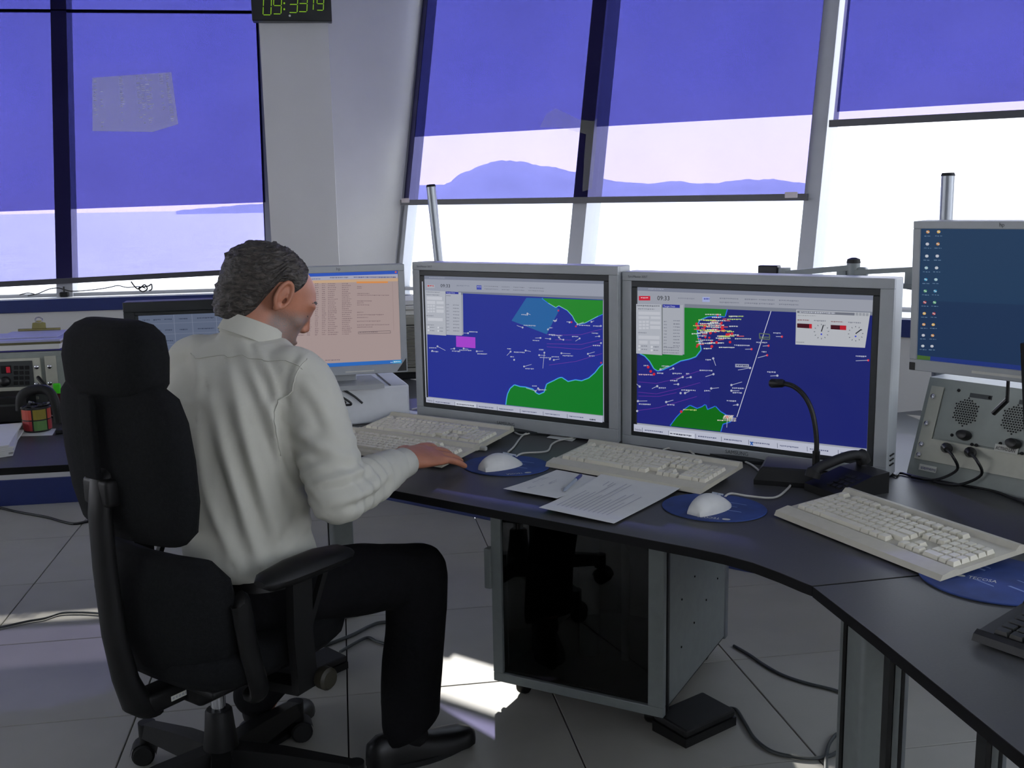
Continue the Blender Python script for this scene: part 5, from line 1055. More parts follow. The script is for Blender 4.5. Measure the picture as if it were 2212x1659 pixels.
# ================================================================== OFFICE CHAIR
HUB = Vector((1.50, -2.92, 0)); CY = math.radians(45)
ch = thing('office_chair', 'high-backed black office chair with headrest, seen from behind', 'chair', HUB, CY)
def rbox(nm, c, s, m, bev=.01, rot=None, par=None, seg=3): bm = newbm(); box(bm, c, s, rot, bev, seg); return obj(nm, bm, m, par or ch, True, ang=50)
for a in (60, 132, 204, 276, 348):
    a_ = math.radians(a)-CY; d_ = Vector((math.cos(a_), math.sin(a_), 0)); n_ = Vector((-d_.y, d_.x, 0)); Rl = .325
    bm = newbm(); loft(bm, [[p+n_*(w*sx)+Vector((0, 0, z+h*sz)) for sx, sz in ((-1, -.5), (1, -.5), (.75, .5), (-.75, .5))] for p, w, z, h in ((d_*.03, .03, .125, .06), (d_*.15, .028, .115, .055), (d_*Rl, .021, .093, .036))])
    cyl(bm, d_*Rl+Vector((0, 0, .062)), d_*Rl+Vector((0, 0, .112)), .022); leg = obj('base_leg', bm, 'chair_plastic', ch, True)
    sw = a_+.9*(1 if a in (132, 276) else -1); ax = Vector((-math.sin(sw), math.cos(sw), 0)); cc = d_*Rl+Vector((math.cos(sw), math.sin(sw), 0))*.012
    bm = newbm()
    for sd in (-1, 1):
        lathe(bm, [(.006, -.011), (.024, -.011), (.029, -.006), (.029, .006), (.024, .011), (.006, .011)], 20, TR(cc+ax*(.017*sd)+Vector((0, 0, .0295))) @ ax.to_track_quat('Z', 'Y').to_matrix().to_4x4())
    obj('caster_wheel', bm, 'rubber', leg, True)
    bm = newbm(); rg = []
    for t in range(9):
        th = math.pi*t/8; rg.append([cc+Vector((math.cos(sw), math.sin(sw), 0))*(.033*math.cos(th))+Vector((0, 0, .0295+.033*math.sin(th)))+ax*q for q in (-.026, .026)])
    loft(bm, rg, cap=False, closed=False); obj('caster_hood', bm, 'chair_plastic', leg, True)
bm = newbm(); lathe(bm, [(.030, .075), (.042, .085), (.043, .15), (.036, .20), (.032, .245), (.028, .25)], 24); obj('base_hub', bm, 'chair_plastic', ch, True)
bm = newbm(); lathe(bm, [(.018, .24), (.018, .32)], 16); obj('gas_column', bm, 'chrome', ch, True)
rbox('tilt_mechanism', (.02, 0, .345), (.26, .16, .06), 'chair_plastic', .015)
mech = rbox('rear_arm', (-.10, 0, .348), (.22, .065, .050), 'chair_plastic', .012)
bm = newbm(); box(bm, (-.11, -.0335, .345), (.082, .001, .012)); obj('sticker', bm, 'label', mech)
bm = newbm()
for i in range(9): box(bm, (-.145+.0085*i, -.0342, .345), (.005, .0004, .005))
o = obj('sticker_print', bm, 'ink', mech); o['kind'] = 'stuff'
# upright spine: bowed bar behind the backrest
bm = newbm(); rg = []
for x, z, w, d in ((-.185, .318, .030, .030), (-.212, .345, .036, .034), (-.238, .42, .034, .027), (-.256, .53, .033, .024), (-.264, .68, .032, .022), (-.264, .80, .032, .021), (-.256, .875, .031, .019), (-.240, .898, .026, .014)):
    rg.append([Vector((x+d*math.cos(t), w*math.sin(t), z)) for t in [2*math.pi*i/14 for i in range(14)]])
loft(bm, rg); obj('back_spine', bm, 'chair_plastic', ch, True)
# upholstered pads
def pad_mesh(nm, zs, curve=.06, n=26, m='fabric', par=None):
    """zs: rows (z, centre x, half width, thickness); the pad curves round the sitter"""
    bm = newbm(); rg = []
    for z, xc, hw, th in zs:
        r_ = []
        for i in range(n):
            a = 2*math.pi*i/n; c_, s_ = math.cos(a), math.sin(a); yy = hw*math.copysign(abs(s_)**.6, s_); xx = th*math.copysign(abs(c_)**.6, c_)
            r_.append(Vector((xc+xx+curve*(abs(yy)/.24)**2, yy, z)))
        rg.append(r_)
    loft(bm, rg); return obj(nm, bm, m, par or ch, True, ang=70)
pad_mesh('backrest', [(.725, -.180, .10, .012), (.732, -.183, .15, .030), (.76, -.188, .180, .044), (.83, -.196, .197, .050), (.92, -.204, .202, .050), (1.0, -.210, .198, .048), (1.05, -.213, .184, .042), (1.075, -.215, .155, .028), (1.083, -.215, .11, .012)], .028)
pad_mesh('headrest', [(1.03, -.205, .09, .014), (1.04, -.206, .12, .040), (1.075, -.205, .140, .058), (1.13, -.205, .145, .060), (1.175, -.202, .137, .054), (1.198, -.199, .112, .038), (1.208, -.200, .085, .016)], .02)
rbox('headrest_stem', (-.272, 0, .97), (.014, .045, .18), 'fabric', .005)
rbox('backrest_bracket', (-.248, 0, .85), (.05, .09, .06), 'chair_plastic', .01)
pad_mesh('lumbar_pad', [(.415, -.14, .12, .02), (.43, -.145, .18, .046), (.50, -.166, .215, .056), (.58, -.176, .222, .056), (.65, -.180, .215, .050), (.69, -.182, .185, .036), (.705, -.195, .14, .014)], .07)
bm = newbm(); rg = []
for z, x0, x1, hw in ((.385, -.13, .20, .17), (.395, -.17, .25, .21), (.42, -.19, .275, .235), (.455, -.19, .285, .24), (.475, -.18, .275, .232), (.486, -.15, .24, .20)):
    rg.append([Vector(((x0+x1)/2+(x1-x0)/2*math.copysign(abs(math.cos(a))**.55, math.cos(a)), hw*math.copysign(abs(math.sin(a))**.55, math.sin(a)), z)) for a in [2*math.pi*i/32 for i in range(32)]])
loft(bm, rg); obj('seat', bm, 'fabric', ch, True, ang=60)
rbox('seat_pan', (.03, 0, .382), (.34, .34, .02), 'chair_plastic', .008)
for s_ in (-1, 1):
    y = .285*s_
    bm = newbm(); rg = []
    for x, w, zt, zb_ in ((-.09, .018, .655, .640), (-.07, .036, .668, .628), (.0, .044, .676, .624), (.09, .046, .676, .626), (.15, .040, .668, .628), (.175, .020, .655, .638)):
        rg.append([Vector((x, y+w*math.cos(a), (zt+zb_)/2+(zt-zb_)/2*math.sin(a))) for a in [2*math.pi*i/14 for i in range(14)]])
    loft(bm, rg); arm = obj('armrest', bm, 'chair_plastic', ch, True)
    bm = newbm(); loft(bm, [[Vector((x+sx*.028, y+sy*.012, z)) for sx, sy in ((-1, -1), (1, -1), (1, 1), (-1, 1))] for x, z in ((.02, .635), (.015, .50), (.02, .40), (.02, .37))]); obj('arm_upright', bm, 'chair_plastic', arm)
    bm = newbm(); beam(bm, (.10, y, .632), (.035, y, .50), .014, .014, (0, 1, 0)); obj('arm_brace', bm, 'chair_plastic', arm)
    bm = newbm(); beam(bm, (.02, y, .372), (.0, y*.35, .36), .05, .022, (1, 0, 0)); obj('arm_bracket', bm, 'chair_plastic', arm)
    bm = newbm(); lathe(bm, [(.024, 0), (.026, .006), (.026, .024), (.020, .03), (.004, .031)], 18, TR((.06, y*1.04, .385)) @ Matrix.Rotation(-s_*math.pi/2, 4, 'X')); obj('adjust_knob', bm, 'knob', arm, True)
    bm = newbm(); tube(bm, smoothpts([(-.105, y*.82, .605), (-.10, y*.82, .59), (-.085, y*.82, .48), (-.06, y*.80, .38), (-.04, y*.6, .355)], 4), [.014]+[.024]*15+[.02], 12, flat=.7); obj('back_lever', bm, 'chair_plastic', ch, True)

# ================================================================== PERSON
def solid(bm, voxel, it=6, fac=.5):
    me = bpy.data.meshes.new('tmp'); bmesh.ops.recalc_face_normals(bm, faces=bm.faces); bm.to_mesh(me); bm.free(); o = bpy.data.objects.new('tmp', me); C.objects.link(o)
    r = o.modifiers.new('r', 'REMESH'); r.mode = 'VOXEL'; r.voxel_size = voxel; r.use_smooth_shade = True
    s_ = o.modifiers.new('s', 'SMOOTH'); s_.factor = fac; s_.iterations = it
    dg = bpy.context.evaluated_depsgraph_get(); dg.update(); out = bpy.data.meshes.new_from_object(o.evaluated_get(dg)); bpy.data.objects.remove(o); bpy.data.meshes.remove(me); out.materials.clear(); return out
def V(*a): return Vector(a)
def limb(bm, pts, rad, n=16, k=5, flat=None):
    """tapered tube with rounded ends through the joints"""
    P = smoothpts(pts, k); m = len(P); R_ = []
    for i in range(m):
        f_ = i/(m-1)*(len(pts)-1); j = min(int(f_), len(pts)-2); t = f_-j; t = t*t*(3-2*t); R_.append(rad[j]*(1-t)+rad[j+1]*t)
    d0 = (P[0]-P[1]).normalized(); d1 = (P[-1]-P[-2]).normalized()
    cap0 = [(P[0]+d0*(R_[0]*math.sin(a)), R_[0]*math.cos(a)) for a in (1.35, .9, .45)]; cap1 = [(P[-1]+d1*(R_[-1]*math.sin(a)), R_[-1]*math.cos(a)) for a in (.45, .9, 1.35)]
    tube(bm, [p for p, r in cap0]+P+[p for p, r in cap1], [r for p, r in cap0]+R_+[r for p, r in cap1], n, flat=flat)
def ring(c, rt, fw, hw, hd, n=28, e=.8, back=1.0):
    out = []
    for i in range(n):
        a = 2*math.pi*i/n; c_, s_ = math.cos(a), math.sin(a); out.append(c+rt*(hw*math.copysign(abs(c_)**e, c_))+fw*(hd*math.copysign(abs(s_)**e, s_)*(back if s_ < 0 else 1)))
    return out
def basis(deg): a = math.radians(deg); return Vector((math.sin(a), -math.cos(a), 0)), Vector((math.cos(a), math.sin(a), 0))    # right, forward
# joints (room coordinates)
PEL = V(1.60, -2.89, .56); NECK = V(1.622, -2.808, 1.135); HEADC = V(1.664, -2.778, 1.214)
SHR, ELR, WRR = V(1.735, -2.925, 1.035), V(1.812, -3.045, .808), V(1.970, -2.826, .806)
SHL, ELL, WRL = V(1.475, -2.755, 1.055), V(1.53, -2.58, .83), V(1.70, -2.41, .80)
HIR, KNR, ANR = V(1.635, -2.955, .535), V(2.000, -2.825, .520), V(1.955, -2.812, .10)
HIL, KNL, ANL = V(1.575, -2.825, .52), V(1.78, -2.62, .45), V(1.56, -2.66, .10)
SPINE = [(.50, 1.60, -2.89, 38, .165, .125), (.58, 1.598, -2.89, 40, .160, .125), (.68, 1.588, -2.890, 44, .158, .120), (.80, 1.580, -2.880, 49, .168, .120), (.92, 1.580, -2.865, 54, .185, .122), (1.00, 1.586, -2.852, 57, .188, .115), (1.055, 1.595, -2.842, 58, .172, .100), (1.095, 1.604, -2.832, 58, .135, .082), (1.125, 1.612, -2.822, 56, .090, .066)]
# ---- head frame: x forward, y left, z up
ha, ht = math.radians(19), math.radians(31)
HX = V(math.cos(ha)*math.cos(ht), math.sin(ha)*math.cos(ht), -math.sin(ht)); HY = V(-math.sin(ha), math.cos(ha), 0); HZ = HX.cross(HY)
HM = Matrix(((HX.x, HY.x, HZ.x, HEADC.x), (HX.y, HY.y, HZ.y, HEADC.y), (HX.z, HY.z, HZ.z, HEADC.z), (0, 0, 0, 1))) @ Matrix.Scale(1.06, 4); HMI = HM.inverted()
def head_parts(bm):
    st = len(bm.verts); E_ = lambda c, r, rot=None, seg=22: ellip(bm, c, r, rot, seg)
    E_((-.012, 0, .034), (.100, .077, .078), None, 30); E_((.024, 0, .014), (.080, .066, .086), None, 26); E_((.038, 0, -.040), (.058, .056, .068)); E_((.066, 0, -.094), (.024, .030, .022)); E_((.030, 0, -.085), (.046, .048, .030))
    for s_ in (-1, 1):
        E_((.078, s_*.030, .030), (.020, .028, .011)); E_((.064, s_*.042, -.016), (.022, .018, .018)); E_((.076, s_*.032, .010), (.017, .017, .012)); E_((.028, s_*.050, -.062), (.036, .014, .030)); E_((.070, s_*.022, -.055), (.022, .02, .024))
    limb(bm, [(.088, 0, .022), (.099, 0, -.002), (.108, 0, -.020)], [.008, .009, .0095], 12, 4); E_((.101, 0, -.026), (.011, .015, .008))
    E_((.094, 0, -.060), (.011, .020, .006)); E_((.090, 0, -.070), (.011, .018, .006))
    for s_ in (-1, 1):
        # ear: rim, lobe and bowl
        R0 = Matrix.Rotation(-s_*.32, 4, 'Z')
        rim = [V(.014+.017*math.cos(t), s_*.081, .018+.031*math.sin(t)) for t in [math.radians(d) for d in range(-60, 260, 20)]]
        rim = [V(p.x-.012, p.y+s_*.010*max(0, (.022-p.x)/.034), p.z) for p in rim]; limb(bm, rim, [.0052]*len(rim), 8, 2)
        E_((-.004, s_*.079, .018), (.013, .007, .024)); E_((.000, s_*.080, -.012), (.008, .006, .011))
    bm.verts.ensure_lookup_table(); xf(bm, bm.verts[st:], HM)
def hand(bm, wr, tip, upn, curl=.35, mirror=1, sc=1.0):
    """palm and five bent fingers; fingers run from wr toward tip, back of the hand faces upn; thumb on the side given by mirror"""
    f_ = (tip-wr).normalized(); n_ = (upn-f_*upn.dot(f_)).normalized(); s_ = f_.cross(n_)*mirror
    P = lambda a, b, c: wr+f_*a+s_*b+n_*c
    rings = [[P(a, w*math.cos(t), c+h*math.sin(t)) for t in [2*math.pi*i/16 for i in range(16)]] for a, w, h, c in ((-.03, .026, .020, 0), (0, .029, .019, 0), (.03, .037, .017, .001), (.06, .041, .015, .003), (.088, .041, .013, .003), (.100, .036, .009, .001))]
    st_ = len(bm.verts); loft(bm, rings)
    for b, L, sp, r in ((.030, .070, .22, .0086), (.0105, .078, .06, .0090), (-.0095, .073, -.12, .0086), (-.029, .058, -.34, .0076)):
        a0 = .088-(.006 if abs(b) > .02 else 0); p0 = P(a0-.02, b, .002); p1 = P(a0+.002, b, .006); dr = lambda q: math.cos(q)
        p2 = p1+(f_*math.cos(curl*.6)+s_*sp-n_*math.sin(curl*.6)).normalized()*(L*.46); p3 = p2+(f_*math.cos(curl*1.6)+s_*sp-n_*math.sin(curl*1.6)).normalized()*(L*.30); p4 = p3+(f_*math.cos(curl*2.2)+s_*sp-n_*math.sin(curl*2.2)).normalized()*(L*.24)
        limb(bm, [p0, p1, p2, p3, p4], [r*1.05, r*1.1, r, r*.92, r*.78], 10, 3)
    t0 = P(.018, .022, -.004); t1 = P(.042, .045, -.008); t2 = P(.068, .058, -.010); t3 = P(.092, .060, -.014); limb(bm, [t0, t1, t2, t3], [.013, .0115, .0098, .0082], 10, 3)
    bm.verts.ensure_lookup_table(); xf(bm, bm.verts[st_:], TR(wr) @ Matrix.Scale(sc, 4) @ TR(-wr))
FTR = V(2.115, -2.680, .768)
bm = newbm(); head_parts(bm)
limb(bm, [V(1.612, -2.818, 1.09), V(1.628, -2.805, 1.14), HM @ V(-.028, 0, -.035)], [.066, .060, .060], 20)
limb(bm, [HM @ V(-.035, 0, -.035), V(1.605, -2.828, 1.10)], [.050, .062], 18)
loft(bm, [ring(V(x, y, z), *basis(d), hw*.86, hd*.84) for z, x, y, d, hw, hd in SPINE])
for a, b, c_ in ((SHR, ELR, WRR), (SHL, ELL, WRL)): limb(bm, [a, b], [.052, .042], 14); limb(bm, [b, c_], [.042, .029], 14)
for a, b, c_ in ((HIR, KNR, ANR), (HIL, KNL, ANL)): limb(bm, [a, b], [.075, .055], 14); limb(bm, [b, c_], [.052, .036], 14)
hand(bm, WRR+V(0, 0, .008), FTR+V(.01, .01, .016), V(-.36, -.62, .70), .16, -1, 1.27)
hand(bm, WRL, WRL+V(.12, .10, -.02), V(0, 0, 1), .5, 1)
body = solid(bm, .0036, 3)
bs = newbm(); bs.from_mesh(body); sm_ = []
for v in bs.verts:
    q = HMI @ v.co
    if q.length < .17 and q.z > -.15 and not (abs(q.y) > .066 and -.04 < q.x < .03 and -.03 < q.z < .06) and not (q.x > .095 and abs(q.y) < .03): sm_.append(v)
for i in range(22): bmesh.ops.smooth_vert(bs, verts=sm_, factor=.5, use_axis_x=True, use_axis_y=True, use_axis_z=True)
bs.to_mesh(body); bs.free()
co = np.empty(len(body.vertices)*3, dtype=np.float32); body.vertices.foreach_get('co', co); co = co.reshape(-1, 3)
loc = (np.c_[co, np.ones(len(co))] @ np.array(HMI).T)[:, :3]
stub = np.zeros(len(co), np.float32); hd_ = (np.linalg.norm(loc, axis=1) < .16)
jaw = np.clip((.008-loc[:, 2]-.35*np.clip(.055-loc[:, 0], -.03, .04))/.025, 0, 1)*np.clip((loc[:, 0]+.005)/.02, 0, 1)*np.clip((.10-loc[:, 0]+(loc[:, 2] < -.04)*.1)/.01, 0, 1)*np.clip((loc[:, 2]+.135)/.02, 0, 1)
stub[hd_] = jaw[hd_]
at_ = body.attributes.new('stubble', 'FLOAT', 'POINT'); at_.data.foreach_set('value', stub)
person = objm('person', body, 'skin', None, True, origin=V(PEL.x, PEL.y, .486), ang=180)
tag(person, 'seated man in white shirt and dark trousers, head bent, typing on a keyboard', 'person')
def pp(name, me, m, ang=180): o = objm(name, me, m, person, True, None, ang); me.transform(Matrix.Translation(-person.location)); return o
def pbm(name, bm, m, ang=60): me = bpy.data.meshes.new(name); bmesh.ops.recalc_face_normals(bm, faces=bm.faces); bm.to_mesh(me); bm.free(); return pp(name, me, m, ang)
# ---- hair: thickened cap over the back and sides, receding in front
bm = newbm(); NU, NV = 72, 40; rows = []
for j in range(NV+1):
    ph_ = math.pi*(.01+.70*j/NV); r_ = []
    for i in range(NU):
        th = 2*math.pi*i/NU; d_ = V(math.sin(ph_)*math.cos(th), math.sin(ph_)*math.sin(th), math.cos(ph_)); r_.append(d_)
    rows.append(r_)
def hair_surf(d):
    c0 = V(-.012, 0, .034); R_ = (.100, .077, .078); t = 1/math.sqrt(sum((d[i]/R_[i])**2 for i in range(3))); p = c0+d*t
    if d.z < 0:
        t = (math.acos(max(-1, d.z))-math.pi/2)/(math.pi/2); h = V(d.x, d.y, 0); h = h.normalized(); q = 1/math.sqrt((h.x/R_[0])**2+(h.y/R_[1])**2); p = V(-.012, 0, .034-.134*t)+h*(q*(1-.26*t))
    return p
def hair_lim(th):
    """lowest polar angle of hair for azimuth th (0 = face)"""
    a = abs((th+math.pi) % (2*math.pi)-math.pi); d = math.degrees(a)
    pts = [(0, .10), (22, .12), (40, .24), (55, .42), (66, .50), (76, .47), (94, .45), (103, .62), (111, .78), (125, .88), (150, .93), (180, .94)]
    for (x0, y0), (x1, y1) in zip(pts, pts[1:]):
        if d <= x1: return math.pi*(y0+(y1-y0)*(d-x0)/(x1-x0))
    return math.pi*.9
g = []; rsn = random.Random(8)
for j in range(NV+1):
    r_ = []
    for i in range(NU):
        th = 2*math.pi*i/NU; ph_ = hair_lim(th)*(j/NV) if j else .001; d = V(math.sin(ph_)*math.cos(th), math.sin(ph_)*math.sin(th), math.cos(ph_)); p = hair_surf(d)
        edge = min(1, (NV-j)/5)*(.45+.55*min(1, ph_/1.3)); front = max(0, math.cos(th)); thick = (.004+.012*edge*(1-.7*front))*(1+.35*noise.noise(d*9)+.35*noise.noise(d*22)+.25*noise.noise(d*45))
        r_.append(HM @ (p+d*thick))
    g.append(r_)
inner = [[HM @ ((HMI @ p)*.93) for p in r_] for r_ in g]
top = g[0][0]*0
for p in g[0]: top += p/NU
vs_ = [[bm.verts.new(p) for p in r_] for r_ in g[1:]]; vt_ = bm.verts.new(top); vi = [bm.verts.new(p) for p in inner[-1]]
for i in range(NU): bm.faces.new((vt_, vs_[0][i], vs_[0][(i+1) % NU]))
for a, b in zip(vs_, vs_[1:]):
    for i in range(NU): bm.faces.new((a[i], b[i], b[(i+1) % NU], a[(i+1) % NU]))
for i in range(NU): bm.faces.new((vs_[-1][i], vi[i], vi[(i+1) % NU], vs_[-1][(i+1) % NU]))
pbm('hair', bm, 'hair', 180)
for s_ in (-1, 1):
    bm = newbm(); limb(bm, [HM @ V(.092, s_*.014, .034), HM @ V(.090, s_*.032, .040), HM @ V(.078, s_*.049, .034)], [.0035, .0045, .003], 8, 4); pbm('eyebrow', bm, 'brow', 180)
    bm = newbm(); limb(bm, [HM @ V(.089, s_*.020, .005), HM @ V(.090, s_*.032, .003), HM @ V(.083, s_*.044, .005)], [.0012, .0016, .0012], 6, 4); pbm('eyelashes', bm, 'hair', 180)
# ---- shirt
SHIRT = [(.588, 1.598, -2.89, 40, .150, .116), (.606, 1.597, -2.89, 41, .163, .128)]+SPINE[2:]
bm = newbm(); loft(bm, [ring(V(x, y, z), *basis(d), hw*1.02, hd*1.06, e=.85) for z, x, y, d, hw, hd in SHIRT])
limb(bm, [SHR+V(-.05, .03, .012), SHR, SHR.lerp(ELR, .5)+V(.004, -.002, 0), ELR+V(-.004, -.008, -.012)], [.066, .074, .071, .067], 18); limb(bm, [ELR+V(-.004, -.004, -.010), ELR.lerp(WRR, .45)+V(0, 0, -.010), ELR.lerp(WRR, .80)+V(0, 0, -.002)], [.066, .058, .047], 18)
limb(bm, [SHL+V(.05, -.03, .012), SHL, SHL.lerp(ELL, .5), ELL], [.066, .072, .066, .060], 18); limb(bm, [ELL, ELL.lerp(WRL, .45), ELL.lerp(WRL, .85)], [.058, .052, .044], 18)
limb(bm, [V(1.66, -2.86, 1.075), SHR+V(-.01, .01, .012)], [.055, .06], 16); limb(bm, [V(1.55, -2.79, 1.085), SHL+V(.01, -.01, .012)], [.055, .058], 16)
limb(bm, [V(1.606, -2.832, 1.07), V(1.616, -2.818, 1.115)], [.084, .074], 20)
shirt = solid(bm, .006, 10)
nv = len(shirt.vertices); co = np.empty(nv*3, np.float32); no = np.empty(nv*3, np.float32); shirt.vertices.foreach_get('co', co); shirt.vertices.foreach_get('normal', no); co = co.reshape(-1, 3); no = no.reshape(-1, 3)
rt, fw = basis(50); cen_ = np.array([1.585, -2.875, 0]); u_ = (co-cen_) @ np.array(rt); w_ = (co-cen_) @ np.array(fw); z_ = co[:, 2]
disp = np.zeros(nv)
# folds: ridges with a valley alongside, laid over the back and sleeve
cv_ = co-np.array(CAM, np.float32); dz_ = cv_ @ np.array(FWD); pxv = W/2+F*(cv_ @ np.array(RGT))/dz_; pyv = H/2-F*(cv_ @ np.array(UPV))/dz_; face = np.clip(-(no*cv_).sum(1)/np.linalg.norm(cv_, axis=1)*3, 0, 1)
def fold(pts, amp, sg):
    P = np.array([(p.x, p.y) for p in smoothpts([(x, y, 0) for x, y in pts], 8)]); best = np.full(nv, 1e9); sd = np.zeros(nv); tt = np.zeros(nv); n_ = len(P)-1
    for k in range(n_):
        a, b = P[k], P[k+1]; ab = b-a; L2 = ab @ ab; t = np.clip(((pxv-a[0])*ab[0]+(pyv-a[1])*ab[1])/L2, 0, 1); dx = pxv-a[0]-t*ab[0]; dy = pyv-a[1]-t*ab[1]; d = np.hypot(dx, dy); m = d < best
        best[m] = d[m]; sd[m] = (d*np.sign(ab[0]*dy-ab[1]*dx+1e-9))[m]; tt[m] = ((k+t)/n_)[m]
    env = np.sin(np.pi*np.clip(tt*.92+.04, 0, 1))**.6
    return amp*env*face*(np.exp(-(sd/sg)**2)-.9*np.exp(-((sd-1.9*sg)/(1.1*sg))**2))
for pts, amp, sg in (([(525, 745), (570, 860), (620, 980), (690, 1100)], .008, 13), ([(495, 800), (530, 940), (565, 1060), (610, 1190)], .010, 14), ([(455, 860), (490, 990), (520, 1090), (560, 1210)], .010, 14), ([(425, 930), (440, 1040), (470, 1130), (500, 1200)], .009, 12), ([(415, 755), (428, 810), (425, 870)], .007, 12), ([(560, 765), (590, 820), (605, 880)], .008, 12), ([(690, 1110), (650, 1150), (600, 1215)], .007, 12), ([(640, 1010), (660, 1090), (690, 1150)], .006, 14),
                     ([(604, 880), (612, 960), (640, 1030), (690, 1100)], -.010, 9), ([(640, 930), (690, 965), (750, 985)], .006, 12), ([(690, 1040), (740, 1035), (790, 1010)], .006, 10), ([(730, 1090), (790, 1060), (830, 1020)], .007, 10), ([(770, 1080), (815, 1055), (845, 1020)], .006, 8), ([(650, 820), (690, 870), (720, 930)], .005, 13), ([(660, 770), (640, 800), (630, 850)], .005, 9)): disp += fold(pts, amp, sg)
nzv = np.array([noise.noise(Vector((float(a), float(b), float(c)))*9) for a, b, c in co]); nz2 = np.array([noise.noise(Vector((float(a)*16, float(b)*16, float(c)*7))) for a, b, c in co]); disp += .003*nzv+.002*nz2
disp += .010*np.exp(-((z_-.632)/.035)**2)*(1+.6*np.sin(26*u_+1))           # blousing over the belt
# creases inside the elbow and along the forearm
for j0, j1, amp in ((np.array(ELR), np.array(WRR), .0045), (np.array(ELL), np.array(WRL), .004), (np.array(ELR), np.array(SHR), .0035)):
    ax = (j1-j0)/np.linalg.norm(j1-j0); q = (co-j0) @ ax; rad_ = np.linalg.norm(co-j0-np.outer(q, ax), axis=1); m_ = np.exp(-(rad_/.085)**4)*np.exp(-((q-.05)/.10)**2)*(q > -.1); disp += amp*m_*np.sin(q*150+nzv*5)
co2 = co+no*disp[:, None].astype(np.float32); shirt.vertices.foreach_set('co', co2.reshape(-1)); shirt.update()
pp('shirt', shirt, 'shirt')
# cuffs
for a, b in ((ELR, WRR), (ELL, WRL)):
    d_ = (b-a).normalized(); bm = newbm(); c0 = a.lerp(b, .74)+V(0, 0, -.003); c1 = b+d_*.004
    rg = []
    for f_, r_ in ((0, .043), (.05, .0455), (.5, .044), (.97, .042), (1.0, .040), (1.0, .036), (.6, .036)):
        fr_ = frames([c0, c1]); p = c0.lerp(c1, f_); rg.append([p+fr_[0][2]*(r_*.88*math.cos(t))+fr_[0][3]*(r_*math.sin(t)) for t in [2*math.pi*i/24 for i in range(24)]])
    loft(bm, rg, cap=False); pbm('cuff', bm, 'shirt', 50)
# collar: stand and fall, tilted with the neck
bm = newbm(); rtc, fwc = basis(50); cc = V(1.622, -2.813, 1.136); axc = V(.38, .18, .9).normalized()
fwc = (fwc-axc*fwc.dot(axc)).normalized(); rtc = fwc.cross(axc)
rg = []
for h, r_, dz in ((-.020, .074, 0), (.004, .0745, 0), (.022, .0725, .004), (.030, .0700, .006), (.031, .0675, .006), (.022, .0672, .004), (-.015, .068, 0)):
    rg.append([cc+axc*(h-.014*max(0, math.sin(t)))+rtc*(r_*math.cos(t))+fwc*(r_*1.0*math.sin(t)) for t in [2*math.pi*i/32 for i in range(32)]])
loft(bm, rg, cap=False)
rg = []
for h, r_ in ((.031, .0680), (.030, .0710), (.016, .0740), (-.004, .0775), (-.014, .0790), (-.014, .0775), (.010, .0730)):
    rg.append([cc+axc*(h-.014*max(0, math.sin(t)))+rtc*(r_*math.cos(t))+fwc*(r_*1.0*math.sin(t)) for t in [math.radians(-235+290*i/36) for i in range(37)]])
loft(bm, rg, cap=False, closed=False); pbm('collar', bm, 'shirt', 40)
# yoke seam and sleeve seam as thin cords
def on_shirt(pts, r_, nm):
    kd = []
    P = smoothpts(pts, 10); out = []
    for p in P:
        i = int(np.argmin(((co2-np.array(p, np.float32))**2).sum(1))); out.append(Vector(co2[i])+Vector(no[i])*.0003)
    out = [out[0]]+[(out[i-1]+out[i]*2+out[i+1])/4 for i in range(1, len(out)-1)]+[out[-1]]; bm = newbm(); tube(bm, out, r_, 6); pbm(nm, bm, 'shirt', 180)
on_shirt([ony(380, 748, -2.86), ony(440, 743, -2.93), ony(520, 742, -2.97), ony(600, 755, -3.0), ony(660, 790, -3.0)], .0013, 'yoke_seam')
on_shirt([ony(668, 772, -2.97), ony(634, 810, -3.03), ony(606, 870, -3.03), ony(603, 925, -3.03), ony(612, 985, -3.03)], .0014, 'sleeve_seam')
# ---- trousers
bm = newbm(); loft(bm, [ring(V(x, y, z), *basis(d), hw, hd, e=.85) for z, x, y, d, hw, hd in ((.475, 1.60, -2.89, 38, .15, .12), (.50, 1.60, -2.89, 38, .168, .138), (.56, 1.60, -2.89, 40, .170, .138), (.594, 1.598, -2.89, 41, .162, .128), (.604, 1.598, -2.89, 41, .150, .116))])
limb(bm, [HIR, HIR.lerp(KNR, .5)+V(0, 0, .006), KNR+V(-.01, 0, -.002)], [.092, .087, .077], 20); limb(bm, [KNR+V(-.008, 0, -.004), KNR.lerp(ANR, .35), KNR.lerp(ANR, .60), ANR+V(.008, 0, .0)], [.079, .078, .078, .077], 20)
limb(bm, [HIL, HIL.lerp(KNL, .5), KNL], [.088, .080, .070], 18); limb(bm, [KNL, KNL.lerp(ANL, .5), ANL+V(0, 0, .05)], [.068, .062, .058], 18)
tr_ = solid(bm, .007, 8)
nv = len(tr_.vertices); co = np.empty(nv*3, np.float32); no = np.empty(nv*3, np.float32); tr_.vertices.foreach_get('co', co); tr_.vertices.foreach_get('normal', no); co = co.reshape(-1, 3); no = no.reshape(-1, 3)
dsp = np.array([.005*noise.noise(Vector((float(a)*12, float(b)*12, float(c)*7))) for a, b, c in co])
# hem: flatten the lower end into a slanted opening, long at the heel
hem_z = .045+.60*np.clip(co[:, 0]-1.88, -.02, .2)
low = (co[:, 2] < hem_z) & (co[:, 0] > 1.84); co2t = co+no*dsp[:, None].astype(np.float32); co2t[low, 2] = hem_z[low]+.02*(co[low, 2]-hem_z[low])
tr_.vertices.foreach_set('co', co2t.astype(np.float32).reshape(-1)); tr_.update(); pp('trousers', tr_, 'trouser')
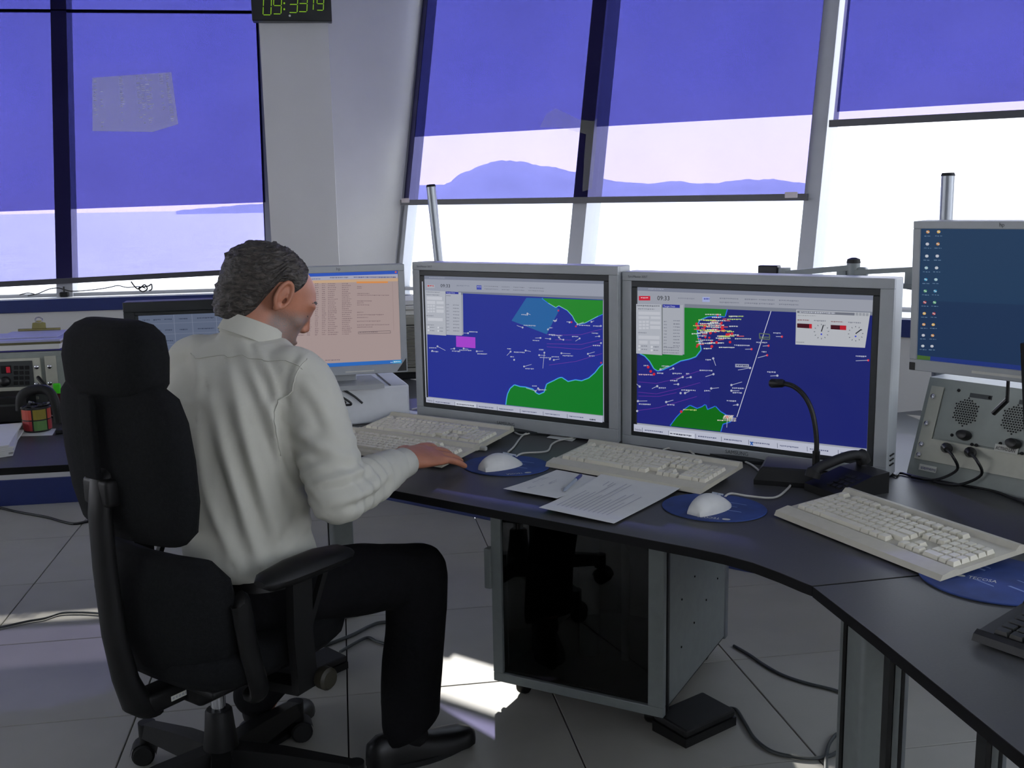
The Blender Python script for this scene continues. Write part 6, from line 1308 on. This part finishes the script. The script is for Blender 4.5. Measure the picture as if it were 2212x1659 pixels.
# belt
bm = newbm(); rg = [ring(V(1.598, -2.89, z), *basis(41), w, d) for z, w, d in ((.578, .164, .131), (.579, .167, .134), (.605, .164, .131), (.606, .160, .127))]; loft(bm, rg, cap=False); pbm('belt', bm, 'shoe', 50)
# ---- shoes and socks
def shoe(heel, toe, ank, nm='shoe'):
    f_ = (toe-heel); L = f_.length; f_ = f_.normalized(); s_ = V(f_.y, -f_.x, 0); base = V(heel.x, heel.y, 0)
    bm = newbm(); rg = []
    for u, w, h, zc_ in ((0, .014, .040, .05), (.02, .030, .062, .05), (.10, .036, .078, .05), (.28, .037, .082, .05), (.42, .040, .070, .045), (.58, .046, .054, .04), (.75, .050, .046, .035), (.88, .045, .042, .03), (.96, .032, .034, .028), (1.0, .012, .024, .024)):
        rg.append([base+f_*(u*L)+s_*(w*math.copysign(abs(math.cos(t))**.75, math.cos(t)))+V(0, 0, max(.012, .012+h*max(0, math.sin(t))**.8)) for t in [2*math.pi*i/20 for i in range(20)]])
    loft(bm, rg); o = pbm(nm, bm, 'shoe', 70)
    bm = newbm(); rg = []
    for z, gsc in ((0.0, 1.0), (.012, 1.04), (.016, 1.04)):
        pts = []
        for i in range(28):
            t = 2*math.pi*i/28; u = .5+.5*math.cos(t); w = .047*math.sin(math.pi*min(.97, max(.03, .12+.8*u)))**.45*math.sin(t); pts.append(base+f_*(u*L*1.01-.002)+s_*(w*gsc)+V(0, 0, z))
        rg.append(pts)
    loft(bm, rg); so_ = pbm('shoe_sole', bm, 'rubber', 50)
    bm = newbm()
    for i in range(4): tube(bm, [base+f_*(L*(.36+.055*i))+s_*q+V(0, 0, .099-.009*i-abs(q)*.22) for q in (-.022, 0, .022)], .0028, 6)
    la = pbm('shoelace', bm, 'sock', 180); la['kind'] = 'stuff'
shoe(V(1.848, -2.842, 0), V(2.135, -2.742, 0), ANR); shoe(V(1.52, -2.71, 0), V(1.69, -2.48, 0), ANL)
for k_, a in ((KNR, ANR), (KNL, ANL)):
    bm = newbm(); limb(bm, [a+V(0, 0, .12), a+V(.0, 0, .0), a+V(.02, .005, -.03)], [.036, .036, .034], 14); pbm('sock', bm, 'sock', 180)
